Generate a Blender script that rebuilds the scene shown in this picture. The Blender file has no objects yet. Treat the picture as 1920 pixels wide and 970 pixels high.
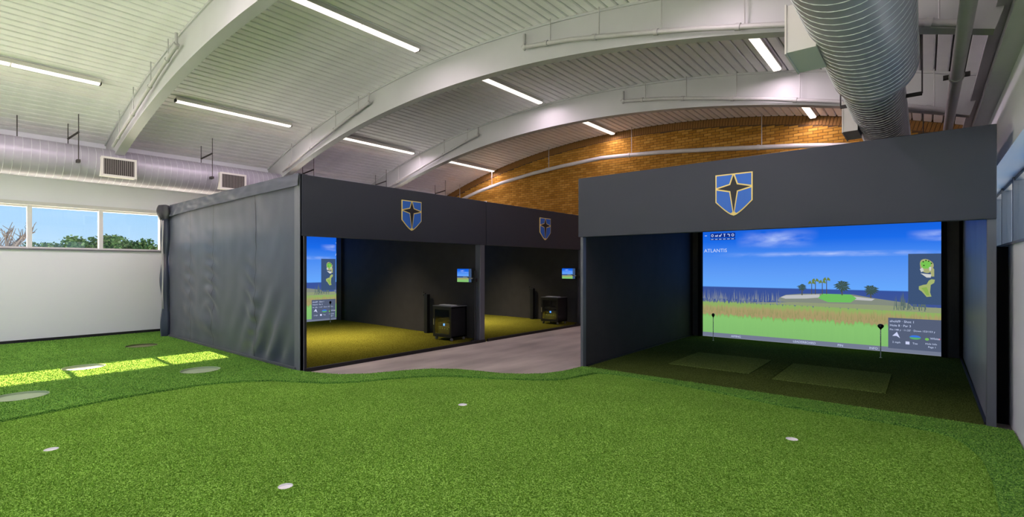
import bpy, bmesh, math, random
import numpy as np
from mathutils import Vector, Matrix, noise as mnoise

random.seed(7); rng = np.random.default_rng(7)
SC = bpy.context.scene
COL = SC.collection
PI = math.pi

# ------------------------------------------------------------------ camera
cam_d = bpy.data.cameras.new('camera'); cam = bpy.data.objects.new('camera', cam_d); COL.objects.link(cam)
FPX, HY, YAW = 936.0, 501.0, math.radians(39.62)
cam_d.sensor_width = 36.0; cam_d.lens = FPX / 1920 * 36.0; cam_d.shift_y = (HY - 485) / 1920
cam_d.clip_start = 0.05; cam_d.clip_end = 2000
CAM = Vector((0, 0, 1.7)); cam.location = CAM; cam.rotation_euler = (PI / 2, 0, YAW)
SC.camera = cam

# ------------------------------------------------------------------ light and exposure
SC.view_settings.view_transform = 'Standard'; SC.view_settings.look = 'None'
SC.view_settings.gamma = 1.0; SC.view_settings.use_curve_mapping = False
SC.view_settings.exposure = 0.38
SKY_STRENGTH = 0.95
SUN_STRENGTH = 56.0
FIXTURE_W = 42.0
BAY_LAMP_W = 72.0

def srgb(r, g, b):
    f = lambda c: (c / 255 / 12.92) if c <= 10 else ((c / 255 + 0.055) / 1.055) ** 2.4
    return (f(r), f(g), f(b), 1.0)

world = bpy.data.worlds.new('world'); SC.world = world; world.use_nodes = True
nt = world.node_tree; nt.nodes.clear()
wo = nt.nodes.new('ShaderNodeOutputWorld'); bg = nt.nodes.new('ShaderNodeBackground')
tc = nt.nodes.new('ShaderNodeTexCoord'); sx = nt.nodes.new('ShaderNodeSeparateXYZ'); rp = nt.nodes.new('ShaderNodeValToRGB')
nt.links.new(tc.outputs['Generated'], sx.inputs[0]); nt.links.new(sx.outputs['Z'], rp.inputs[0])
e = rp.color_ramp.elements
e[0].position = 0.0; e[0].color = srgb(196, 222, 246)
e[1].position = 0.6; e[1].color = srgb(120, 172, 232)
m = e.new(0.08); m.color = srgb(170, 211, 248)
nt.links.new(rp.outputs[0], bg.inputs[0]); bg.inputs[1].default_value = SKY_STRENGTH
nt.links.new(bg.outputs[0], wo.inputs[0])

sun_d = bpy.data.lights.new('sun', 'SUN'); sun_d.energy = SUN_STRENGTH; sun_d.angle = math.radians(0.5); sun_d.color = (1, 0.57, 0.40)
sun = bpy.data.objects.new('sun', sun_d); COL.objects.link(sun)
SUN_DIR = Vector((1, -0.022, -0.475)).normalized()
sun.rotation_euler = SUN_DIR.to_track_quat('-Z', 'Y').to_euler(); sun.location = (-60, 0, 40)

# ------------------------------------------------------------------ materials
MATS = {}
def mat(name, color, rough=0.7, metal=0.0, noise=None, bump=None, spec=0.5, sheen=0.0, emit=None, coat=0.0):
    """noise=(scale, amount, detail[, stretch]); bump=(scale, strength, distance)"""
    if name in MATS: return MATS[name]
    M = bpy.data.materials.new(name); M.use_nodes = True; t = M.node_tree; b = t.nodes['Principled BSDF']
    b.inputs['Base Color'].default_value = color; b.inputs['Roughness'].default_value = rough
    b.inputs['Metallic'].default_value = metal; b.inputs['Specular IOR Level'].default_value = spec
    if sheen: b.inputs['Sheen Weight'].default_value = sheen; b.inputs['Sheen Roughness'].default_value = 0.45
    if coat: b.inputs['Coat Weight'].default_value = coat
    if emit: b.inputs['Emission Color'].default_value = emit[0]; b.inputs['Emission Strength'].default_value = emit[1]
    co = None
    def coords(st=None):
        nonlocal co
        if co is None: co = t.nodes.new('ShaderNodeTexCoord')
        if st:
            mp = t.nodes.new('ShaderNodeMapping'); mp.inputs['Scale'].default_value = st
            t.links.new(co.outputs['Object'], mp.inputs[0]); return mp.outputs[0]
        return co.outputs['Object']
    if noise:
        n = t.nodes.new('ShaderNodeTexNoise'); n.inputs['Scale'].default_value = noise[0]; n.inputs['Detail'].default_value = noise[2]
        t.links.new(coords(noise[3] if len(noise) > 3 else None), n.inputs['Vector'])
        mr = t.nodes.new('ShaderNodeMapRange'); mr.inputs[1].default_value = 0.3; mr.inputs[2].default_value = 0.7
        mr.inputs[3].default_value = 1 - noise[1]; mr.inputs[4].default_value = 1 + noise[1]
        t.links.new(n.outputs['Fac'], mr.inputs[0])
        mx = t.nodes.new('ShaderNodeVectorMath'); mx.operation = 'SCALE'; mx.inputs[0].default_value = color[:3]
        t.links.new(mr.outputs[0], mx.inputs['Scale']); t.links.new(mx.outputs[0], b.inputs['Base Color'])
    if bump:
        n = t.nodes.new('ShaderNodeTexNoise'); n.inputs['Scale'].default_value = bump[0]; n.inputs['Detail'].default_value = 3
        t.links.new(coords(), n.inputs['Vector'])
        bn = t.nodes.new('ShaderNodeBump'); bn.inputs['Strength'].default_value = bump[1]; bn.inputs['Distance'].default_value = bump[2]
        t.links.new(n.outputs['Fac'], bn.inputs['Height']); t.links.new(bn.outputs[0], b.inputs['Normal'])
    MATS[name] = M
    return M

def mat_emit(name, color, strength=1.0):
    if name in MATS: return MATS[name]
    M = bpy.data.materials.new(name); M.use_nodes = True; t = M.node_tree; t.nodes.clear()
    o = t.nodes.new('ShaderNodeOutputMaterial'); em = t.nodes.new('ShaderNodeEmission')
    em.inputs[0].default_value = color; em.inputs[1].default_value = strength
    t.links.new(em.outputs[0], o.inputs[0]); MATS[name] = M; return M

def mat_island(name, c1, c2, rough=0.8, bump=None, mid=None):
    """colour varies per loose piece of the mesh"""
    if name in MATS: return MATS[name]
    M = mat(name, c1, rough, bump=bump, spec=0.0); t = M.node_tree; b = t.nodes['Principled BSDF']
    g = t.nodes.new('ShaderNodeNewGeometry'); r = t.nodes.new('ShaderNodeValToRGB')
    r.color_ramp.elements[0].color = c1; r.color_ramp.elements[1].color = c2
    if mid: k = r.color_ramp.elements.new(0.5); k.color = mid
    t.links.new(g.outputs['Random Per Island'], r.inputs[0]); t.links.new(r.outputs[0], b.inputs['Base Color'])
    return M

def mat_glass(name='window_glass', gloss=0.06):
    if name in MATS: return MATS[name]
    M = bpy.data.materials.new(name); M.use_nodes = True; t = M.node_tree; t.nodes.clear()
    o = t.nodes.new('ShaderNodeOutputMaterial'); mx = t.nodes.new('ShaderNodeMixShader')
    tr = t.nodes.new('ShaderNodeBsdfTransparent'); gl = t.nodes.new('ShaderNodeBsdfGlossy'); gl.inputs['Roughness'].default_value = 0.02
    tr.inputs[0].default_value = (0.96, 0.98, 0.98, 1)
    mx.inputs[0].default_value = gloss
    t.links.new(tr.outputs[0], mx.inputs[1]); t.links.new(gl.outputs[0], mx.inputs[2]); t.links.new(mx.outputs[0], o.inputs[0])
    MATS[name] = M; return M

WHITE_WALL = mat('white_paint', srgb(240, 242, 250), 0.6, bump=(160, 0.08, 0.002))
CREAM_WALL = mat('cream_paint', srgb(222, 222, 212), 0.65, bump=(160, 0.08, 0.002))
DECK = mat('deck_paint', srgb(243, 243, 243), 0.5, noise=(3, 0.04, 3))
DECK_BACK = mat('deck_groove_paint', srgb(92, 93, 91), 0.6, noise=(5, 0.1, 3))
STEEL = mat('steel_paint', srgb(184, 186, 186), 0.45, noise=(2, 0.03, 3))
PIPE = mat('pipe_paint', srgb(178, 178, 176), 0.4, noise=(9, 0.04, 2))
DUCTM = mat('galvanized_duct', srgb(170, 168, 180), 0.42, metal=0.15, noise=(4, 0.06, 4))
SEAM = mat('duct_seam', srgb(214, 218, 220), 0.35, metal=0.2)
VENTW = mat('vent_white', srgb(214, 213, 206), 0.5)
DARKM = mat('grille_dark', srgb(58, 55, 52), 0.6)
BLACK = mat('black_paint', srgb(20, 20, 24), 0.5)
BLACK_TRIM = mat('black_trim', srgb(28, 30, 36), 0.55)
HEADER = mat('header_slate', srgb(48, 53, 65), 0.5, noise=(1.2, 0.03, 2), bump=(220, 0.06, 0.002), spec=0.4)
FABRIC = mat('slate_fabric', srgb(54, 62, 83), 0.42, noise=(6, 0.06, 4), bump=(260, 0.15, 0.003), spec=0.45, sheen=0.25)
FABRIC_IN = mat('bay_fabric', srgb(62, 59, 58), 0.75, noise=(4, 0.08, 4), bump=(240, 0.15, 0.003), spec=0.3)
BLACKFAB = mat('black_fabric', srgb(14, 14, 16), 0.9, spec=0.2)
POSTM = mat('post_grey', srgb(92, 95, 104), 0.45)
CONC = mat('polished_concrete', srgb(176, 168, 158), 0.42, noise=(2.2, 0.3, 9, (1, 0.3, 1)), spec=0.4)
GLASS = mat_glass()
GOLD = mat('emblem_gold', srgb(238, 214, 130), 0.45)
BLUE = mat('emblem_blue', srgb(40, 104, 200), 0.5)
WHITE = mat('white_plastic', srgb(245, 245, 245), 0.4)
CHROME = mat('caster_metal', srgb(190, 190, 190), 0.3, metal=0.8)
FRAMEW = mat('window_frame_white', srgb(222, 222, 222), 0.4)
FRAMED = mat('window_frame_grey', srgb(120, 122, 128), 0.5)

# ------------------------------------------------------------------ mesh building
class MB:
    def __init__(s): s.v = []; s.f = []
    def add(s, vs, fs):
        n = len(s.v); s.v += [tuple(p) for p in vs]; s.f += [tuple(i + n for i in q) for q in fs]; return s
    def box(s, x0, x1, y0, y1, z0, z1):
        vs = [(x, y, z) for z in (z0, z1) for y in (y0, y1) for x in (x0, x1)]
        return s.add(vs, [(0, 2, 3, 1), (4, 5, 7, 6), (0, 1, 5, 4), (2, 6, 7, 3), (0, 4, 6, 2), (1, 3, 7, 5)])
    def prism(s, pts, d):
        """extrude a planar 3-D polygon by vector d"""
        n = len(pts); a = [Vector(p) for p in pts]; d = Vector(d)
        return s.add(a + [p + d for p in a], [tuple(range(n))[::-1], tuple(range(n, 2 * n))] + [(i, (i + 1) % n, n + (i + 1) % n, n + i) for i in range(n)])
    def tube(s, path, r, n=12, cap=True):
        P = [Vector(p) for p in path]; R = r if isinstance(r, (list, tuple)) else [r] * len(P)
        rings = []
        for i, p in enumerate(P):
            t = (P[min(i + 1, len(P) - 1)] - P[max(i - 1, 0)]).normalized()
            a = Vector((0, 0, 1)) if abs(t.z) < 0.9 else Vector((1, 0, 0))
            u = t.cross(a).normalized(); w = t.cross(u)
            rings.append([p + (u * math.cos(2 * PI * k / n) + w * math.sin(2 * PI * k / n)) * R[i] for k in range(n)])
        vs = [q for g in rings for q in g]; fs = []
        for i in range(len(P) - 1):
            for k in range(n):
                a = i * n + k; b = i * n + (k + 1) % n; fs.append((a, b, b + n, a + n))
        if cap: fs += [tuple(range(n)), tuple(range((len(P) - 1) * n, len(P) * n))[::-1]]
        return s.add(vs, fs)
    def lathe(s, c, prof, n=24):
        """prof: (r, z) pairs about a vertical axis at c"""
        vs = []; fs = []
        for r, z in prof:
            vs += [(c[0] + r * math.cos(2 * PI * k / n), c[1] + r * math.sin(2 * PI * k / n), c[2] + z) for k in range(n)]
        for i in range(len(prof) - 1):
            for k in range(n):
                a = i * n + k; b = i * n + (k + 1) % n; fs.append((a, b, b + n, a + n))
        return s.add(vs, fs)
    def grid(s, fn, nu, nv):
        vs = [fn(i / nu, j / nv) for j in range(nv + 1) for i in range(nu + 1)]
        return s.add(vs, [(j * (nu + 1) + i, j * (nu + 1) + i + 1, (j + 1) * (nu + 1) + i + 1, (j + 1) * (nu + 1) + i) for j in range(nv) for i in range(nu)])

def wloc(o):
    p = Vector((0, 0, 0))
    while o is not None: p += o.location; o = o.parent
    return p

def put(name, mb, material, parent=None, smooth=False, bevel=0.0, origin=None):
    """link the collected shapes (world coordinates) as ONE mesh object"""
    me = bpy.data.meshes.new(name)
    base = wloc(parent) if parent else Vector((0, 0, 0))
    o = bpy.data.objects.new(name, me); COL.objects.link(o)
    if origin is not None: o.location = Vector(origin) - base
    off = base + (o.location if origin is not None else Vector((0, 0, 0)))
    me.from_pydata([(p[0] - off.x, p[1] - off.y, p[2] - off.z) for p in mb.v], [], mb.f); me.update()
    bm = bmesh.new(); bm.from_mesh(me); bmesh.ops.recalc_face_normals(bm, faces=bm.faces); bm.to_mesh(me); bm.free()
    me.materials.append(material)
    if smooth:
        for p in me.polygons: p.use_smooth = True
        if smooth == 'auto': me.set_sharp_from_angle(angle=math.radians(35))
    if parent: o.parent = parent
    if bevel:
        b = o.modifiers.new('bevel', 'BEVEL'); b.width = bevel; b.segments = 2; b.limit_method = 'ANGLE'
    return o

def thing(name, label, cat, loc, group=None):
    o = bpy.data.objects.new(name, None); COL.objects.link(o); o.location = loc; o.empty_display_size = 0.1
    o['label'] = label; o['category'] = cat
    if group: o['group'] = group
    return o
def tag(o, label, cat, group=None):
    o['label'] = label; o['category'] = cat
    if group: o['group'] = group
    return o
def struct(o, label=None):
    o['kind'] = 'structure'
    if label: o['label'] = label
    return o
def child_copy(src, parent, loc):
    c = src.copy(); COL.objects.link(c); c.parent = parent; c.location = loc; return c
def copy_tree(o, parent=None):
    c = o.copy(); COL.objects.link(c); c.parent = parent
    for ch in list(o.children): copy_tree(ch, c)
    return c

def area_lamp(parent, loc, size_x, size_y, watts, color, spread=180):
    d = bpy.data.lights.new('lamp_light', 'AREA'); d.shape = 'RECTANGLE'; d.size = size_x; d.size_y = size_y
    d.energy = watts; d.color = color; d.spread = math.radians(spread)
    o = bpy.data.objects.new('lamp_light', d); COL.objects.link(o); o.parent = parent; o.location = Vector(loc) - wloc(parent)
    return o

# ------------------------------------------------------------------ dimensions
XL, XR = -15.2, 0.70            # inner faces of the side walls
YF, YB = -6.0, 14.15            # wall behind the camera, brick end wall
AX, AZ = -7.22, -19.5           # axis of the vaulted roof
R_DECK, R_BEAM = 25.43, 24.80
def arch_z(x, r): return AZ + math.sqrt(r * r - (x - AX) ** 2)
def arch_pt(th, r, y): return (AX + r * math.sin(th), y, AZ + r * math.cos(th))
def arch_th(x, r): return math.asin((x - AX) / r)

# ================================================================== SETTING
struct(put('floor', MB().box(XL - 0.4, XR + 0.6, YF - 0.3, YB + 0.3, -0.2, 0.0), CONC))

# --- vaulted ceiling: backing shell and one pan per flute
th0, th1 = arch_th(XL - 0.35, R_DECK), arch_th(XR + 0.45, R_DECK)
PITCH = 0.18
n_pan = int((th1 - th0) * R_DECK / PITCH)
mb = MB()
sh = []
NS = 96
prof = [arch_pt(th0 + (th1 - th0) * i / NS, R_DECK + 0.05, YF - 0.3) for i in range(NS + 1)] + [arch_pt(th1 - (th1 - th0) * i / NS, R_DECK + 0.15, YF - 0.3) for i in range(NS + 1)]
n = len(prof); D = YB - YF + 0.6
mb.add(prof + [(p[0], p[1] + D, p[2]) for p in prof], [(i, (i + 1) % n, n + (i + 1) % n, n + i) for i in range(n)])
ceiling = struct(put('ceiling', mb, DECK_BACK))
pan = MB(); w2, h2 = 0.078, 0.055
pts = [(-w2, YF - 0.2, 0), (-w2 + 0.012, YF - 0.2, -0.0), (w2 - 0.012, YF - 0.2, 0), (w2, YF - 0.2, 0.012), (w2, YF - 0.2, h2), (-w2, YF - 0.2, h2), (-w2, YF - 0.2, 0.012)]
pts = [(-w2 + 0.012, YF - 0.2, 0), (w2 - 0.012, YF - 0.2, 0), (w2, YF - 0.2, 0.014), (w2, YF - 0.2, h2), (-w2, YF - 0.2, h2), (-w2, YF - 0.2, 0.014)]
pan.prism(pts, (0, YB - YF + 0.2, 0))
pan0 = None
for i in range(n_pan):
    th = th0 + (i + 0.5) * (th1 - th0) / n_pan
    p = arch_pt(th, R_DECK, 0)
    if pan0 is None:
        pan0 = put('deck_panel', pan, DECK, None); o = pan0
    else:
        o = pan0.copy(); COL.objects.link(o)
    o.parent = ceiling; o.location = (p[0], 0, p[2]); o.rotation_euler = (0, th, 0)

# --- left wall: low white wall, strip window, upper wall
SILL, HEAD = 2.09, 3.10
struct(put('wall_left', MB().box(XL - 0.3, XL, YF - 0.3, YB + 0.3, -0.2, SILL).box(XL - 0.3, XL, YF - 0.3, YB + 0.3, HEAD, arch_z(XL, R_DECK) + 0.1), WHITE_WALL))
struct(put('baseboard_left', MB().box(XL, XL + 0.025, YF, 4.7, 0.0, 0.11), BLACK_TRIM, bevel=0.004))
struct(put('trim_1', MB().box(XL - 0.06, XL + 0.035, YF, YB, SILL - 0.012, SILL + 0.022), FRAMED))
struct(put('trim_2', MB().box(XL - 0.1, XL + 0.03, YF, YB, HEAD - 0.03, HEAD + 0.05), FRAMEW))
# roof overhang outside the left wall
struct(put('trim_3', MB().box(XL - 1.8, XL - 0.3, YF - 0.3, YB + 0.3, 3.47, 3.75), CREAM_WALL))
mull = [-5.2, -4.0, -2.76, -1.52, -0.28, 0.44, 1.70, 2.94, 4.17, 5.41, 6.65, 7.9, 9.1, 10.4, 11.6, 12.9, 14.1]
win = struct(put('window_1', MB().box(XL - 0.16, XL - 0.06, YF, YB, HEAD - 0.07, HEAD - 0.03).box(XL - 0.16, XL - 0.06, YF, YB, SILL + 0.022, SILL + 0.06), FRAMEW))
for y in mull: put('mullion', MB().box(XL - 0.18, XL - 0.04, y - 0.04, y + 0.04, SILL + 0.02, HEAD - 0.03), FRAMEW, win, bevel=0.006)
for a, b in zip(mull[:-1], mull[1:]): put('pane', MB().box(XL - 0.115, XL - 0.105, a + 0.04, b - 0.04, SILL + 0.06, HEAD - 0.07), GLASS, win)

# --- right wall: low white wall, deep ledge, strip window, soffit and upper wall
RS, RH, RW = 1.94, 2.98, 1.0
struct(put('wall_right', MB().box(XR, XR + 0.6, YF - 0.3, YB + 0.3, -0.2, RS).box(XR, XR + 0.6, YF - 0.3, YB + 0.3, RH, arch_z(XR, R_DECK) + 0.1), WHITE_WALL))
struct(put('trim_4', MB().box(XR - 0.02, XR + 0.34, YF, YB, RS - 0.005, RS + 0.02), FRAMED))
win = struct(put('window_2', MB().box(RW - 0.02, RW + 0.06, YF, YB, RH - 0.05, RH).box(RW - 0.02, RW + 0.06, YF, YB, RS + 0.02, RS + 0.06), FRAMED))
rm = [y for y in np.arange(-5.9, 14.2, 1.33)]
for y in rm: put('mullion', MB().box(RW - 0.04, RW + 0.08, y - 0.035, y + 0.035, RS + 0.02, RH), FRAMED, win, bevel=0.005)
for a, b in zip(rm[:-1], rm[1:]): put('pane', MB().box(RW + 0.015, RW + 0.025, a + 0.035, b - 0.035, RS + 0.06, RH - 0.05), GLASS, win)
# steel edge channel high on the right wall
struct(put('trim_5', MB().box(XR - 0.16, XR, YF, YB, 3.76, 3.80).box(XR - 0.05, XR, YF, YB, 3.80, 4.28).box(XR - 0.16, XR, YF, YB, 4.28, 4.32), STEEL))

# --- brick end wall: mortar backing, real bricks, soldier course under the vault
MORTAR = mat('mortar', srgb(84, 62, 36), 0.9)
BRICK = mat_island('brick_clay', srgb(146, 106, 42), srgb(178, 136, 62), 0.8, bump=(90, 0.3, 0.004), mid=srgb(162, 120, 50))
BRICK_S = mat('brick_soldier', srgb(132, 94, 40), 0.8, noise=(60, 0.2, 3), bump=(90, 0.3, 0.004))
mb = MB(); N = 60
arc = [(XL - 0.3 + (XR - XL + 0.9) * i / N,) for i in range(N + 1)]
arc = [(a[0], YB, arch_z(a[0], R_DECK) + 0.1) for a in arc]
mb.prism([(XL - 0.3, YB, -0.2)] + arc + [(XR + 0.6, YB, -0.2)], (0, 0.3, 0))
wall_back = struct(put('wall_back', mb, MORTAR))
mb = MB(); bw, bh, jt = 0.200, 0.064, 0.011; row = 0; z = 0.02
while z < 6.2:
    x = XL + (0 if row % 2 == 0 else -(bw + jt) / 2)
    while x < XR:
        x0, x1 = max(x, XL), min(x + bw, XR)
        if x1 - x0 > 0.03:
            top = min(arch_z(x0, R_DECK), arch_z(x1, R_DECK)) - 0.235
            z1 = min(z + bh, top)
            if z1 - z > 0.015:
                pr = 0.010 + random.uniform(-0.002, 0.002)
                vs = [(x0, YB, z), (x1, YB, z), (x1, YB, z1), (x0, YB, z1)]
                mb.add(vs + [(p[0], YB - pr, p[2]) for p in vs], [(4, 5, 6, 7), (0, 1, 5, 4), (1, 2, 6, 5), (2, 3, 7, 6), (3, 0, 4, 7)])
        x += bw + jt
    z += bh + jt; row += 1
o = put('brick_courses', mb, BRICK, wall_back); o['kind'] = 'stuff'
sb = MB().box(-0.031, 0.031, -0.014, 0.0, -0.215, -0.01); b0 = None
ta, tb = arch_th(XL, R_DECK), arch_th(XR, R_DECK); nb = int((tb - ta) * R_DECK / 0.0745)
for i in range(nb):
    th = ta + (i + 0.5) * (tb - ta) / nb; p = arch_pt(th, R_DECK, YB)
    if b0 is None: b0 = put('brick', sb, BRICK_S, None); o = b0
    else: o = b0.copy(); COL.objects.link(o)
    o.parent = wall_back; o.location = (p[0], YB + random.uniform(-0.002, 0.003), p[2]); o.rotation_euler = (0, th, 0)

# --- wall behind the camera: glazed end of the hall
gz0, gz1 = 0.12, 4.25
mb = MB().box(XL, XR, YF - 0.25, YF, 0.0, gz0)
arc = [(XL + (XR - XL) * i / N, YF - 0.25, arch_z(XL + (XR - XL) * i / N, R_DECK) + 0.06) for i in range(N + 1)]
mb.prism([(XL, YF - 0.25, gz1)] + arc + [(XR, YF - 0.25, gz1)], (0, 0.25, 0))
struct(put('wall_front', mb, WHITE_WALL))
win = struct(put('window_3', MB().box(XL, XR, YF - 0.18, YF - 0.06, gz0, gz0 + 0.08).box(XL, XR, YF - 0.18, YF - 0.06, gz1 - 0.08, gz1), FRAMEW))
xs = np.linspace(XL, XR, 12)
for x in xs: put('mullion', MB().box(x - 0.04, x + 0.04, YF - 0.2, YF - 0.04, gz0, gz1), FRAMEW, win)
for a, b in zip(xs[:-1], xs[1:]): put('pane', MB().box(a + 0.04, b - 0.04, YF - 0.125, YF - 0.115, gz0 + 0.08, gz1 - 0.08), GLASS, win)
struct(put('ground', MB().box(-420, XL - 0.3, -300, 420, -0.6, -0.3).box(XR + 0.6, 200, -300, 420, -0.6, -0.3).box(XL - 0.3, XR + 0.6, -300, YF - 0.3, -0.6, -0.3), mat('bounce_ground', srgb(204, 246, 255), 0.9, noise=(0.3, 0.05, 4))))  # unseen ground, its pale blue colour chosen to bounce sunlight onto the ceiling

# ================================================================== TURF
def poly_holes(name, outer, holes, z, thick, material, parent=None, origin=None):
    """flat sheet with holes, its rim and hole sides turned down"""
    bm = bmesh.new(); es = []
    loops = [outer] + holes
    for L in loops:
        vs = [bm.verts.new((p[0], p[1], z)) for p in L]
        es += [bm.edges.new((vs[i], vs[(i + 1) % len(vs)])) for i in range(len(vs))]
    bmesh.ops.triangle_fill(bm, edges=es, use_beauty=True)
    bmesh.ops.recalc_face_normals(bm, faces=bm.faces)
    for f in bm.faces:
        if f.normal.z < 0: f.normal_flip()
    for L in loops:
        top = [bm.verts.new((p[0], p[1], z)) for p in L]; bot = [bm.verts.new((p[0], p[1], z - thick)) for p in L]
        for i in range(len(L)):
            j = (i + 1) % len(L); bm.faces.new((top[i], bot[i], bot[j], top[j]))
    me = bpy.data.meshes.new(name); bm.to_mesh(me); bm.free(); me.materials.append(material)
    o = bpy.data.objects.new(name, me); COL.objects.link(o)
    if parent: o.parent = parent
    return o
def circle(c, r, n=32): return [(c[0] + r * math.cos(2 * PI * k / n), c[1] + r * math.sin(2 * PI * k / n)) for k in range(n)]
def smooth_loop(P, k=6):
    out = []; n = len(P)
    for i in range(n):
        a, b, c, d = [np.array(P[(i + t) % n]) for t in (-1, 0, 1, 2)]
        for s in range(k):
            t = s / k
            out.append(tuple(0.5 * (2 * b + (c - a) * t + (2 * a - 5 * b + 4 * c - d) * t * t + (3 * b - a - 3 * c + d) * t ** 3)))
    return out
def inside(pts, L):
    x, y = pts[:, 0], pts[:, 1]; c = np.zeros(len(pts), bool); P = np.array(L); j = len(P) - 1
    for i in range(len(P)):
        xi, yi = P[i]; xj, yj = P[j]
        c ^= ((yi > y) != (yj > y)) & (x < (xj - xi) * (y - yi) / (yj - yi + 1e-12) + xi); j = i
    return c

GREEN_Z, FRINGE_Z = 0.022, 0.05
ks = 1 - 0.03 / 1.7                       # turf tops lie a little above the concrete the pixels were cast on
edge = [(-7.83, .64), (-7.90, 1.08), (-8.01, 1.6), (-8.03, 2.18), (-7.98, 2.82), (-7.56, 3.40), (-7.12, 3.67), (-6.70, 3.93), (-6.43, 4.29), (-6.14, 4.85), (-5.72, 5.34), (-4.96, 5.73), (-4.29, 6.19),
        (-4.12, 6.67), (-3.99, 7.05), (-3.37, 7.12), (-2.29, 7.00), (-1.26, 6.80), (-.63, 6.80), (-.15, 6.78), (.19, 6.67), (.36, 6.21), (.40, 5.78), (.41, 5.27), (.40, 4.74), (.40, 2), (.38, -1), (.2, -2.4), (-1.5, -3.0), (-5, -2.9), (-7, -1.8), (-7.7, -0.3)]
edge = [(p[0] * ks, p[1] * ks) for p in edge]
edge = smooth_loop(edge, 5)
cups = [((-6.31, .85), 'beside the dark fringe edge'), ((-3.84, 1.87), 'alone near the middle of the open green'), ((-4.42, 4.38), 'in front of the concrete aisle'), ((-1.02, 5.59), 'in front of the wide open bay')]
cups = [((c[0] * ks, c[1] * ks), d) for c, d in cups]
discs = [(-10.87, 1.87), (-9.10, 3.03), (-9.06, 0.92), (-12.9, 3.17)]
discs = [(c[0] * ks, c[1] * ks) for c in discs]
DR = 0.275
outer_f = [(XL + 0.03, YF + 0.02), (XL + 0.03, 4.6), (-14.46, 4.6), (-14.44, 4.1), (-14.0, 3.94), (-8.3, 3.93), (-7.9, 3.94), (-7.60, 3.98), (-7.30, 4.08), (-6.95, 4.22), (-6.64, 4.55), (-6.44, 5.0), (-6.2, 5.4), (-5.85, 5.66), (-5.45, 5.78), (-5.06, 5.88), (-4.75, 6.08), (-4.55, 6.3), (-4.43, 6.65), (-4.39, 7.14), (-4.2, 7.16), (.5, 7.15), (.685, 7.10), (.685, YF + 0.02)]

def mat_turf(name, c_dark, c_mid, c_light, patch=0.12):
    M = bpy.data.materials.new(name); M.use_nodes = True; t = M.node_tree; b = t.nodes['Principled BSDF']
    b.inputs['Roughness'].default_value = 0.75; b.inputs['Specular IOR Level'].default_value = 0.0
    co = t.nodes.new('ShaderNodeTexCoord')
    n1 = t.nodes.new('ShaderNodeTexNoise'); n1.inputs['Scale'].default_value = 75; n1.inputs['Detail'].default_value = 3
    n2 = t.nodes.new('ShaderNodeTexNoise'); n2.inputs['Scale'].default_value = 1.3; n2.inputs['Detail'].default_value = 4
    for n in (n1, n2): t.links.new(co.outputs['Object'], n.inputs['Vector'])
    r = t.nodes.new('ShaderNodeValToRGB'); el = r.color_ramp.elements
    el[0].position = 0.39; el[0].color = c_dark; el[1].position = 0.61; el[1].color = c_light; k = el.new(0.5); k.color = c_mid
    t.links.new(n1.outputs['Fac'], r.inputs[0])
    mr = t.nodes.new('ShaderNodeMapRange'); mr.inputs[1].default_value = 0.3; mr.inputs[2].default_value = 0.7; mr.inputs[3].default_value = 1 - patch; mr.inputs[4].default_value = 1 + patch
    t.links.new(n2.outputs['Fac'], mr.inputs[0])
    vm = t.nodes.new('ShaderNodeVectorMath'); vm.operation = 'SCALE'; t.links.new(r.outputs[0], vm.inputs[0]); t.links.new(mr.outputs[0], vm.inputs['Scale'])
    t.links.new(vm.outputs[0], b.inputs['Base Color'])
    bp = t.nodes.new('ShaderNodeBump'); bp.inputs['Strength'].default_value = 0.6; bp.inputs['Distance'].default_value = 0.006
    t.links.new(n1.outputs['Fac'], bp.inputs['Height']); t.links.new(bp.outputs[0], b.inputs['Normal'])
    return M
TURF_G = mat_turf('putting_turf', srgb(77, 114, 32), srgb(117, 164, 58), srgb(153, 198, 94))
TURF_F = mat_turf('fringe_turf_green', srgb(62, 104, 46), srgb(100, 150, 64), srgb(136, 182, 82))
PILE_G = mat_island('putting_pile', srgb(90, 134, 40), srgb(159, 200, 100), 0.7, mid=srgb(123, 170, 64))
PILE_F = mat_island('fringe_pile', srgb(76, 122, 50), srgb(146, 192, 82), 0.7, mid=srgb(108, 160, 66))

green = tag(poly_holes('putting_green', edge, [circle(c, 0.054) for c, _ in cups], GREEN_Z, 0.02, TURF_G), 'short bright green artificial putting turf with four white cups', 'putting green')
fringe = tag(poly_holes('fringe_turf', outer_f, [edge] + [circle(c, DR) for c in discs], FRINGE_Z, 0.05, TURF_F), 'longer darker green fringe turf framing the putting green', 'artificial turf')

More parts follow.
